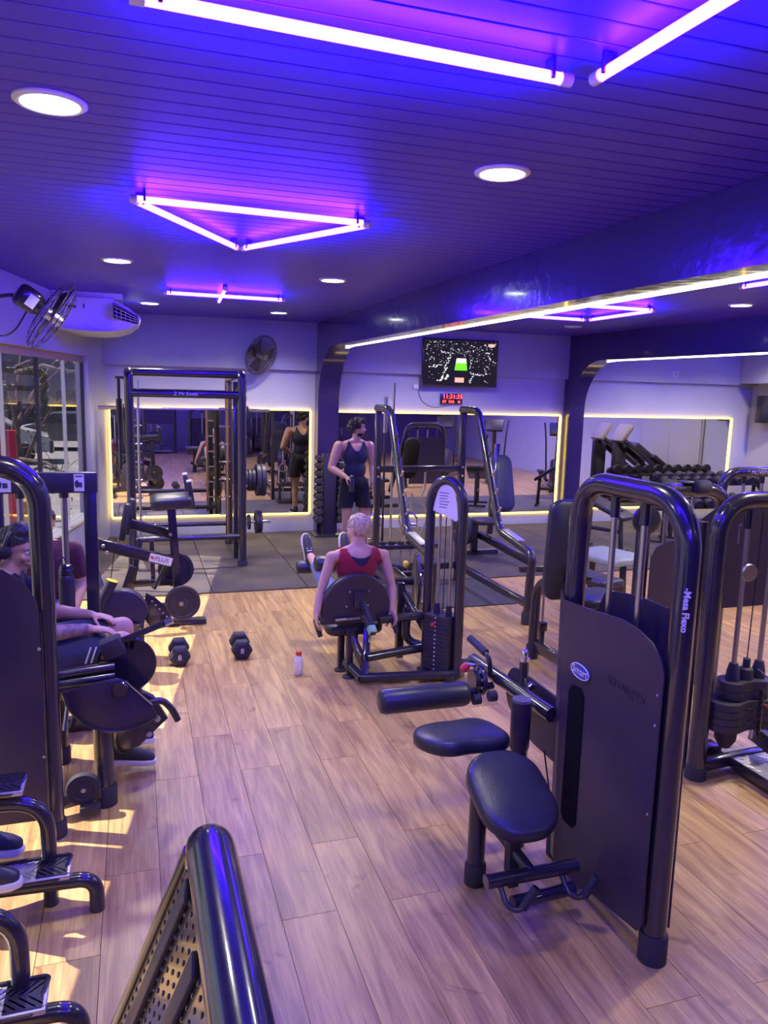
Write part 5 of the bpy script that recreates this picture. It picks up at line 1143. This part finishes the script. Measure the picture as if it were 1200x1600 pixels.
def head_prims(bm, c, f, u, s=1.0):
    c = V(c); f = V(f).normalized(); u = V(u); u = (u - f * u.dot(f)).normalized(); l = u.cross(f)
    R = Matrix((l, f, u)).transposed().to_4x4(); P = lambda x, y, z: c + (l * x + f * y + u * z) * s
    sph(bm, P(0, -.012, .03), (.074 * s, .094 * s, .088 * s), R, 20); sph(bm, P(0, .022, -.03), (.061 * s, .068 * s, .08 * s), R, 18)
    sph(bm, P(0, .062, -.088), (.027 * s, .024 * s, .022 * s), R); sph(bm, P(0, .05, .035), (.056 * s, .042 * s, .04 * s), R)
    cap(bm, P(0, .088, .012), P(0, .108, -.022), .0085 * s, .0125 * s); sph(bm, P(0, .098, -.028), (.017 * s, .012 * s, .01 * s), R)
    for x in (-1, 1):
        sph(bm, P(.074 * x, -.012, -.005), (.008 * s, .02 * s, .031 * s), R); sph(bm, P(.035 * x, .072, -.025), (.024 * s, .02 * s, .022 * s), R); sph(bm, P(.03 * x, .084, .022), (.022 * s, .012 * s, .008 * s), R)
    sph(bm, P(0, .086, -.058), (.024 * s, .012 * s, .007 * s), R); sph(bm, P(0, .083, -.069), (.02 * s, .012 * s, .007 * s), R)
    return P, R
def face_parts(P, R, s, par, brow='hair_black', beard=False):
    for x in (-1, 1):
        b = nb(); sph(b, P(.031 * x, .08, .008), .0125 * s); e = obj('eye', b, 'eye_white', par)
        b = nb(); sph(b, P(.031 * x, .0905, .008), .0058 * s); obj('iris', b, 'eye_dark', e)
        b = nb(); cap(b, P(.014 * x, .0955, .028), P(.046 * x, .085, .03), .004 * s, .003 * s); obj('eyebrow', b, brow, par)
    b = nb(); sph(b, P(0, .0915, -.0585), (.0225 * s, .01 * s, .0055 * s), R); sph(b, P(0, .089, -.067), (.019 * s, .01 * s, .006 * s), R); obj('lips', b, 'lip', par)
def hair(P, R, s, m, par, keep, extra=(), seed=1, thick=.012, amp=.008):
    b = nb(); sph(b, P(0, -.014, .034), ((.074 + thick) * s, (.094 + thick) * s, (.088 + thick) * s), R, 24)
    for p, r in extra: sph(b, P(*p), r if hasattr(r, '__len__') else r * s, R)
    me = remesh(b, .006, 2, 'hair'); Ri = R.to_3x3().transposed(); c = P(0, 0, 0)
    bm = nb(); bm.from_mesh(me)
    bmesh.ops.delete(bm, geom=[v for v in bm.verts if not keep((Ri @ (v.co - c)) / s)], context='VERTS'); bm.normal_update()
    for v in bm.verts:
        q = Ri @ (v.co - c); v.co += v.normal * amp * (noise.noise(V((q.x * 70, q.y * 70, q.z * 22)) + V((seed, 0, 0))) + .6 * noise.noise(V((q.x * 150, q.y * 150, q.z * 45)) + V((seed, 3, 0))))
    bm.to_mesh(me); bm.free(); return link_mesh('hair', me, m, par)
def shoe(a, toe, par, name='shoe', s=1.0, m='shoe_black', up=(0, 0, 1), trim=True):
    """a ankle joint, toe direction"""
    a = V(a); d = V(toe).normalized(); u = V(up); u = (u - d * u.dot(d)).normalized(); l = u.cross(d); R = Matrix((d, l, u)).transposed().to_4x4()
    P = lambda x, y, z: a + (d * x + l * y + u * z) * s
    b = nb(); chain(b, [(P(-.03, 0, .02), .04 * s), (P(-.035, 0, -.035), .04 * s), (P(.06, 0, -.04), .042 * s), (P(.15, 0, -.055), .036 * s), (P(.175, 0, -.06), .03 * s)])
    o = link_mesh(name, remesh(b, .008, 3), m, par)
    out = [(-.08, .0), (-.072, .03), (-.03, .037), (.05, .036), (.12, .047), (.175, .042), (.207, .02), (.213, 0), (.207, -.02), (.175, -.04), (.12, -.043), (.05, -.033), (-.03, -.035), (-.072, -.03)]
    obj('sole', prism(nb(), out, lambda x, y, w: P(x, y, -.1 + w / s), .03 * s, .006), 'shoe_sole', o)
    if trim:
        for k in range(4): obj('lace', cyl(nb(), P(.045 + .022 * k, -.022, .004 - .01 * k), P(.045 + .022 * k, .022, .004 - .01 * k), .004 * s, n=6), 'pink_trim' if k == 2 else 'print_white', o)
    return o
def limb(bm, a, b_, c, r):  # shoulder/elbow/wrist or hip/knee/ankle with a muscle bulge on each half
    a, b_, c = V(a), V(b_), V(c)
    chain(bm, [(a, r[0]), (a.lerp(b_, .4), r[1]), (b_, r[2]), (b_.lerp(c, .3), r[3]), (c, r[4])])
ARM = (.052, .05, .04, .042, .028); ARMW = (.045, .042, .034, .036, .025); LEG = (.085, .08, .055, .056, .036)
def torso(bm, pelvis, waist, chest, neck, sl, sr, w=1.0, grow=0.0):
    pelvis, waist, chest, neck, sl, sr = map(V, (pelvis, waist, chest, neck, sl, sr)); lat = (sl - sr).normalized(); up = (neck - pelvis).normalized()
    f = up.cross(lat); R = Matrix((lat, f, up)).transposed().to_4x4()
    sph(bm, pelvis, (.165 * w + grow, .115 * w + grow, .12 * w + grow), R, 20); sph(bm, waist, (.14 * w + grow, .1 * w + grow, .14 * w + grow), R, 20)
    sph(bm, chest, (.165 * w + grow, .115 * w + grow, .17 * w + grow), R, 20); sph(bm, chest + up * .06, (.15 * w + grow, .1 * w + grow, .12 * w + grow), R, 18)
    for s in (sl, sr): cap(bm, s, chest + up * .09, .05 * w + grow, .075 * w + grow); cap(bm, s, neck, .04 * w + grow, .045 * w + grow)
    return R
def clean(me): return me
# ---------------------------------------------------------------- the woman on the leg extension
t = thing('person', 'person with short blond hair and red tank top, seated with legs stretched out', 'person', (1.6, 5.7, .41))
pv, wa, ch, nk = (1.6, 5.70, .52), (1.605, 5.63, .68), (1.61, 5.58, .84), (1.615, 5.57, 1.0)
SLp, SRp = (1.405, 5.57, .925), (1.825, 5.57, .925)
EL, ER = (1.315, 5.52, .68), (1.885, 5.52, .68); WLf, WRf = (1.262, 5.44, .52), (1.862, 5.44, .505)
b = nb(); torso(b, pv, wa, ch, nk, SLp, SRp, .93)
cap(b, (1.615, 5.57, .96), (1.62, 5.585, 1.06), .058, .052)
HP, HR = head_prims(b, (1.625, 5.6, 1.125), (-.52, .8, -.12), (0.03, .1, 1), .96)
limb(b, SLp, EL, WLf, ARMW); limb(b, SRp, ER, WRf, ARMW)
hand(b, WLf, (-.1, -.45, -.6), (.8, -.2, -.1), (0, 1, .2), .95, .75); hand(b, WRf, (.12, -.5, -.55), (-.8, -.2, 0), (0, 1, .2), .95, .75)
KL, KR = (1.475, 6.02, .6), (1.7, 6.02, .6); AL, AR = (1.42, 6.36, .76), (1.745, 6.36, .755)
for x, K_, A_ in ((1.51, KL, AL), (1.69, KR, AR)): limb(b, (x, 5.72, .5), K_, A_, (.085, .08, .056, .052, .034))
body = link_mesh('body', remesh(b, .0075, 5), 'skin_light', t)
face_parts(HP, HR, .96, t, 'hair_blond')
hair(HP, HR, .96, 'hair_blond', t, lambda q: q.z > -.055 - .25 * q.y and not (q.y > .052 and q.z < .06) and not (abs(q.x) > .06 and -.04 < q.z < .03 and -.03 < q.y < .05), seed=4, thick=.012, amp=.011)
b = nb(); torso(b, pv, wa, ch, nk, SLp, SRp, .93, .013)
def keepw(c):
    z = c.z - .0; x = abs(c.x - 1.615)
    if z > 1.0 - max(0, .0): return False
    if x > .195 - max(0, (z - .86)) * .3 and z > .82: return False
    if z > .875 + x * x * 13 and x < .09: return False
    return z > .45
link_mesh('red_tank_top', cut(remesh(b, .0085, 4), keepw), 'red_cloth', t, 'red tank top')
b = nb(); torso(b, pv, wa, ch, nk, SLp, SRp, .93, .007)
link_mesh('dark_undershirt', cut(remesh(b, .0085, 4), lambda c: .8 < c.z < .935 + 3 * (c.x - 1.615) ** 2 and abs(c.x - 1.615) < .1), 'navy_cloth', t, 'dark undershirt')
b = nb(); sph(b, pv, (.175, .125, .12), None, 18)
for x, K_, A_ in ((1.51, KL, AL), (1.69, KR, AR)): chain(b, [((x, 5.72, .5), .1), (V((x, 5.72, .5)).lerp(V(K_), .5), .092), (K_, .07), (V(K_).lerp(V(A_), .3), .066), (V(K_).lerp(V(A_), .62), .054)])
link_mesh('jeans', remesh(b, .009, 4), 'jeans', t)
shoe(V(AL) + V((-.0, .02, .0)), (-.08, .32, .95), t, up=(0, -.95, .32)); shoe(V(AR) + V((0, .02, 0)), (.02, .3, .95), t, up=(0, -.95, .32))
# ---------------------------------------------------------------- standing man
t = thing('person', 'standing person in black tank top and shorts, looking sideways, holding a dark bottle', 'person', (2.76, 9.75, 0))
PX, PY = 2.76, 9.75
pv, wa, ch, nk = (PX, PY, .97), (PX, PY, 1.14), (PX, PY + .01, 1.34), (PX + .01, PY, 1.53)
SLp, SRp = (PX - .225, PY, 1.455), (PX + .2, PY + .02, 1.455)
EL, ER = (PX - .33, PY - .02, 1.17), (PX + .255, PY + .03, 1.19); WLf, WRf = (PX - .185, PY - .2, 1.075), (PX + .225, PY - .1, .99)
b = nb(); torso(b, pv, wa, ch, nk, SLp, SRp, 1.0)
cap(b, (PX, PY + .01, 1.47), (PX + .015, PY, 1.6), .062, .056)
HP, HR = head_prims(b, (PX + .02, PY - .02, 1.695), (.86, -.5, -.02), (0, 0, 1), 1.0)
limb(b, SLp, EL, WLf, (.07, .068, .048, .052, .032)); limb(b, SRp, ER, WRf, (.07, .068, .048, .052, .032))
hand(b, WLf, (.75, -.35, -.35), (.1, .3, -1), (.2, -1, 0), 1.0, .55); hand(b, WRf, (-.12, -.2, -.95), (-.9, -.1, .2), (0, -1, 0), 1.0, .6)
KL, KR = (PX - .11, PY - .02, .5), (PX + .15, PY - .02, .5); AL, AR = (PX - .115, PY + .02, .1), (PX + .19, PY + .03, .1)
for x, K_, A_ in ((-.09, KL, AL), (.09, KR, AR)): limb(b, (PX + x, PY, .9), K_, A_, (.09, .085, .058, .06, .038))
link_mesh('body', remesh(b, .0075, 5), 'skin_tan', t)
face_parts(HP, HR, 1.0, t)
hair(HP, HR, 1.0, 'hair_black', t, lambda q: (q.z > -.01 - .6 * max(0, -q.y) and not (q.y > .06 and q.z < .055)) or (q.y < -.02 and q.z > -.09), [((0, -.08, .0), .06), ((.02, .05, .095), .04), ((.05, -.04, 0), .05), ((-.05, -.04, 0), .05)], seed=2, thick=.014, amp=.02)
b = nb(); sph(b, HP(0, .035, -.078), (.055, .052, .035), HR); me = cut(remesh(b, .006, 2), lambda c: True); link_mesh('beard', me, 'hair_black', t)
b = nb(); torso(b, pv, wa, ch, nk, SLp, SRp, 1.0, .013)
def keepm(c):
    z = c.z; x = abs(c.x - PX)
    if z > 1.53 or z < .93: return False
    if z > 1.3 and x > .185 - (z - 1.3) * .3: return False
    if z > 1.4 + x * x * 16 and x < .1: return False
    return True
link_mesh('black_tank_top', cut(remesh(b, .0085, 4), keepm), 'navy_cloth', t, 'black tank top')
b = nb(); sph(b, pv, (.185, .135, .13), None, 18)
for x, K_ in ((-.09, KL), (.09, KR)): chain(b, [((PX + x, PY, .92), .11), ((PX + x * 1.25, PY, .78), .11), ((PX + x * 1.4, PY - .01, .66), .112)])
link_mesh('black_shorts', cut(remesh(b, .0095, 5), lambda c: .645 < c.z < 1.06), 'black_cloth', t, 'black shorts')
shoe(AL, (-.25, -1, 0), t); shoe(AR, (.35, -1, 0), t)
b = nb(); cap(b, V(ER).lerp(V(SRp), .3), V(ER).lerp(V(SRp), .42), .053, .055); obj('arm_tattoo', b, 'print_dark', t)
t = thing('shaker_bottle', 'dark bottle held by the standing person', 'bottle', (2.66, 9.5, .87))
obj('body', lathe(nb(), [(0, 0), (.034, 0), (.038, .01), (.036, .15), (.03, .17), (0, .17)], (2.655, 9.515, .88), n=20), 'window_dark', t); obj('cap', lathe(nb(), [(0, 0), (.032, 0), (.03, .035), (.012, .05), (0, .05)], (2.655, 9.515, 1.047), n=18), 'black', t)
# ---------------------------------------------------------------- man seated at the left
t = thing('person', 'seated person with black headphones and a tattooed forearm at the left edge', 'person', (-.65, 4.45, .6))
pv, wa, ch, nk = (-.66, 4.47, .72), (-.7, 4.5, .87), (-.71, 4.52, 1.0), (-.69, 4.54, 1.13)
SLp, SRp = (-.68, 4.72, 1.07), (-.68, 4.33, 1.07)
ER, WRf = (-.5, 4.27, .87), (-.265, 4.3, .875); EL, WLf = (-.5, 4.72, .87), (-.27, 4.6, .865)
b = nb(); torso(b, pv, wa, ch, nk, SLp, SRp, 1.0)
cap(b, (-.69, 4.54, 1.1), (-.67, 4.56, 1.2), .06, .055)
HP, HR = head_prims(b, (-.645, 4.57, 1.275), (.82, -.3, -.22), (.1, 0, 1), 1.0)
limb(b, SLp, EL, WLf, ARM); limb(b, SRp, ER, WRf, ARM)
hand(b, WRf, (1, .05, -.12), (0, .1, -1), (.1, 1, 0), 1.0, .45); hand(b, WLf, (1, -.3, -.1), (0, 0, -1), (0, -1, 0), 1.0, .4)
for y, ky, ay in ((4.36, 4.34, 4.36), (4.58, 4.62, 4.62)): limb(b, (-.6, y, .7), (-.1, ky, .77), (-.13, ay, .2), (.095, .085, .066, .06, .04))
link_mesh('body', remesh(b, .0075, 5), 'skin_light', t)
face_parts(HP, HR, 1.0, t)
hair(HP, HR, 1.0, 'hair_black', t, lambda q: q.z > .03 + .6 * max(0, q.y - .01), [((0, 0, .09), .07)], seed=6, thick=.012, amp=.006)
b = nb(); sweep(b, [HP(.094 * math.cos(a), -.02, .012 + .118 * math.sin(a)) for a in [math.pi * k / 16 for k in range(17)]], .013, 10); hp = obj('headphones', b, 'black', t, 'black headphones')
for s in (-1, 1): obj('ear_cup', lathe(nb(), [(0, 0), (.03, 0), (.038, .01), (.038, .03), (.028, .036), (0, .036)], HP(.072 * s, -.015, -.005), HR.to_3x3() @ V((s, 0, 0)), 20), 'black_satin', hp)
b = nb(); limb(b, SRp, ER, WRf, (.0, .0, .0, .0, .0)) if False else chain(b, [(V(ER), .0425), (V(ER).lerp(V(WRf), .3), .0445), (V(ER).lerp(V(WRf), .93), .0325)])
link_mesh('tattoo_sleeve', remesh(b, .008, 2), 'skin_tattoo', t, 'tattooed forearm')
b = nb(); torso(b, pv, wa, ch, nk, SLp, SRp, 1.0, .014)
for s, e in ((SLp, EL), (SRp, ER)): cap(b, s, V(s).lerp(V(e), .6), .068, .068)
link_mesh('black_shirt', cut(remesh(b, .009, 4), lambda c: c.z < 1.16), 'black_cloth', t)
b = nb(); sph(b, pv, (.15, .18, .125), None, 18)
for y, ky in ((4.36, 4.34), (4.58, 4.62)): chain(b, [((-.6, y, .7), .115), (V((-.6, y, .7)).lerp(V((-.1, ky, .77)), .72), .1)])
so = link_mesh('navy_shorts', remesh(b, .0095, 4), 'navy_cloth', t)
for k in range(2): obj('white_stripe', bar(nb(), (-.285 + .028 * k, 4.238, .70), (-.255 + .028 * k, 4.243, .79), .004, .01), 'print_white', so)
shoe((-.13, 4.36, .15), (1, -.1, -.1), t); shoe((-.13, 4.62, .15), (1, .05, -.1), t)
# ---------------------------------------------------------------- another man further back, mostly hidden by the tower
t = thing('person', 'person in a maroon shirt and jeans mostly hidden behind the flat-bar tower', 'person', (-.66, 6.1, 0))
b = nb(); q = V((-.66, 6.1, 0)); L_ = lambda x, y, z: q + V((x, y, z))
pv, wa, ch, nk, SLp, SRp = L_(0, 0, .52), L_(0, -.02, .68), L_(0, -.03, .85), L_(0, -.02, 1.02), L_(.2, -.02, .95), L_(-.2, -.02, .95)
torso(b, pv, wa, ch, nk, SLp, SRp, 1.0); cap(b, L_(0, -.02, 1.0), L_(0, -.03, 1.08), .06, .055); HP, HR = head_prims(b, L_(0, -.05, 1.16), (.2, -1, -.1), Z3, 1.0)
for s, sp_ in ((1, SLp), (-1, SRp)): limb(b, sp_, L_(.25 * s, -.04, .7), L_(.2 * s, -.24, .52), ARM); hand(b, L_(.2 * s, -.24, .52), (-.1 * s, -.9, -.2), (0, 0, -1), (-s, 0, 0), 1, .5); limb(b, L_(.09 * s, -.02, .5), L_(.12 * s, -.45, .5), L_(.12 * s, -.48, .1), LEG)
link_mesh('body', remesh(b, .009, 4), 'skin_tan', t); face_parts(HP, HR, 1, t); hair(HP, HR, 1, 'hair_black', t, lambda q: q.z > .03 and not (q.y > .055 and q.z < .055), seed=8)
b = nb(); torso(b, pv, wa, ch, nk, SLp, SRp, 1.0, .014)
for s, sp_ in ((1, SLp), (-1, SRp)): cap(b, sp_, V(sp_).lerp(L_(.25 * s, -.04, .7), .65), .068, .066)
link_mesh('maroon_shirt', cut(remesh(b, .0095, 4), lambda c: c.z < 1.04), 'maroon_cloth', t)
b = nb(); sph(b, pv, (.17, .15, .11), None, 18)
for s in (1, -1): chain(b, [(L_(.09 * s, -.02, .5), .1), (L_(.12 * s, -.45, .5), .075), (L_(.12 * s, -.48, .14), .06)])
link_mesh('jeans', remesh(b, .01, 4), 'jeans', t)
for s in (1, -1): shoe(L_(.12 * s, -.48, .1), (0, -1, 0), t)
t = thing('stool', 'low black padded stool under the person in the maroon shirt', 'stool', (-.66, 6.12, 0))
obj('seat', lathe(nb(), [(0, 0), (.17, 0), (.18, .02), (.17, .06), (0, .065)], (-.66, 6.12, .34)), 'vinyl', t); obj('post', cyl(nb(), (-.66, 6.12, .02), (-.66, 6.12, .34), .03), 'steel', t); obj('base', lathe(nb(), [(0, 0), (.18, 0), (.18, .015), (.03, .03), (0, .03)], (-.66, 6.12, 0)), 'black', t)
# ---------------------------------------------------------------- sneakers of someone on the step at the left edge
t = thing('person', 'person of whom only the dark sneakers on the step show at the left edge', 'person', (-.78, 3.2, .2))
b = nb(); q = V((-.74, 3.2, .2)); L_ = lambda x, y, z: q + V((x, y, z))
pv, wa, ch, nk, SLp, SRp = L_(-.04, 0, .97), L_(-.04, 0, 1.12), L_(-.03, 0, 1.3), L_(-.02, 0, 1.47), L_(-.03, .2, 1.4), L_(-.03, -.2, 1.4)
torso(b, pv, wa, ch, nk, SLp, SRp); cap(b, L_(-.02, 0, 1.46), L_(0, 0, 1.56), .06, .055); HP, HR = head_prims(b, L_(.02, 0, 1.63), (1, .1, -.1), Z3)
for s, sp_ in ((1, SLp), (-1, SRp)):
    limb(b, sp_, L_(-.1, .27 * s, 1.1), L_(-.08, .27 * s, .86), ARM); hand(b, L_(-.08, .27 * s, .86), (.1, 0, -1), (0, -s, 0), (1, 0, 0), 1, .5)
    limb(b, L_(-.03, .09 * s, .92), L_(.04, .09 * s, .5), L_(.045, .085 * s, .1 + (.06 if s > 0 else 0)), LEG)
link_mesh('body', remesh(b, .01, 4), 'skin_tan', t); face_parts(HP, HR, 1, t); hair(HP, HR, 1, 'hair_black', t, lambda q: q.z > .03 and not (q.y > .055 and q.z < .055), seed=3)
b = nb(); torso(b, pv, wa, ch, nk, SLp, SRp, 1.0, .014)
for s, sp_ in ((1, SLp), (-1, SRp)): cap(b, sp_, V(sp_).lerp(L_(-.1, .27 * s, 1.1), .6), .068, .066)
link_mesh('brown_shirt', cut(remesh(b, .0095, 4), lambda c: c.z < 1.7), 'brown_cloth', t)
b = nb(); sph(b, pv, (.14, .175, .12), None, 18)
for s in (1, -1): chain(b, [(L_(-.03, .09 * s, .92), .11), (L_(.03, .095 * s, .55), .1)])
link_mesh('dark_shorts', remesh(b, .01, 4), 'black_cloth', t)
shoe(L_(.05, .085, .16), (1, .1, -.2), t, s=1.05); shoe(L_(.045, -.085, .1), (1, -.05, 0), t, s=1.05)
bpy.data.scenes.remove(TMP)
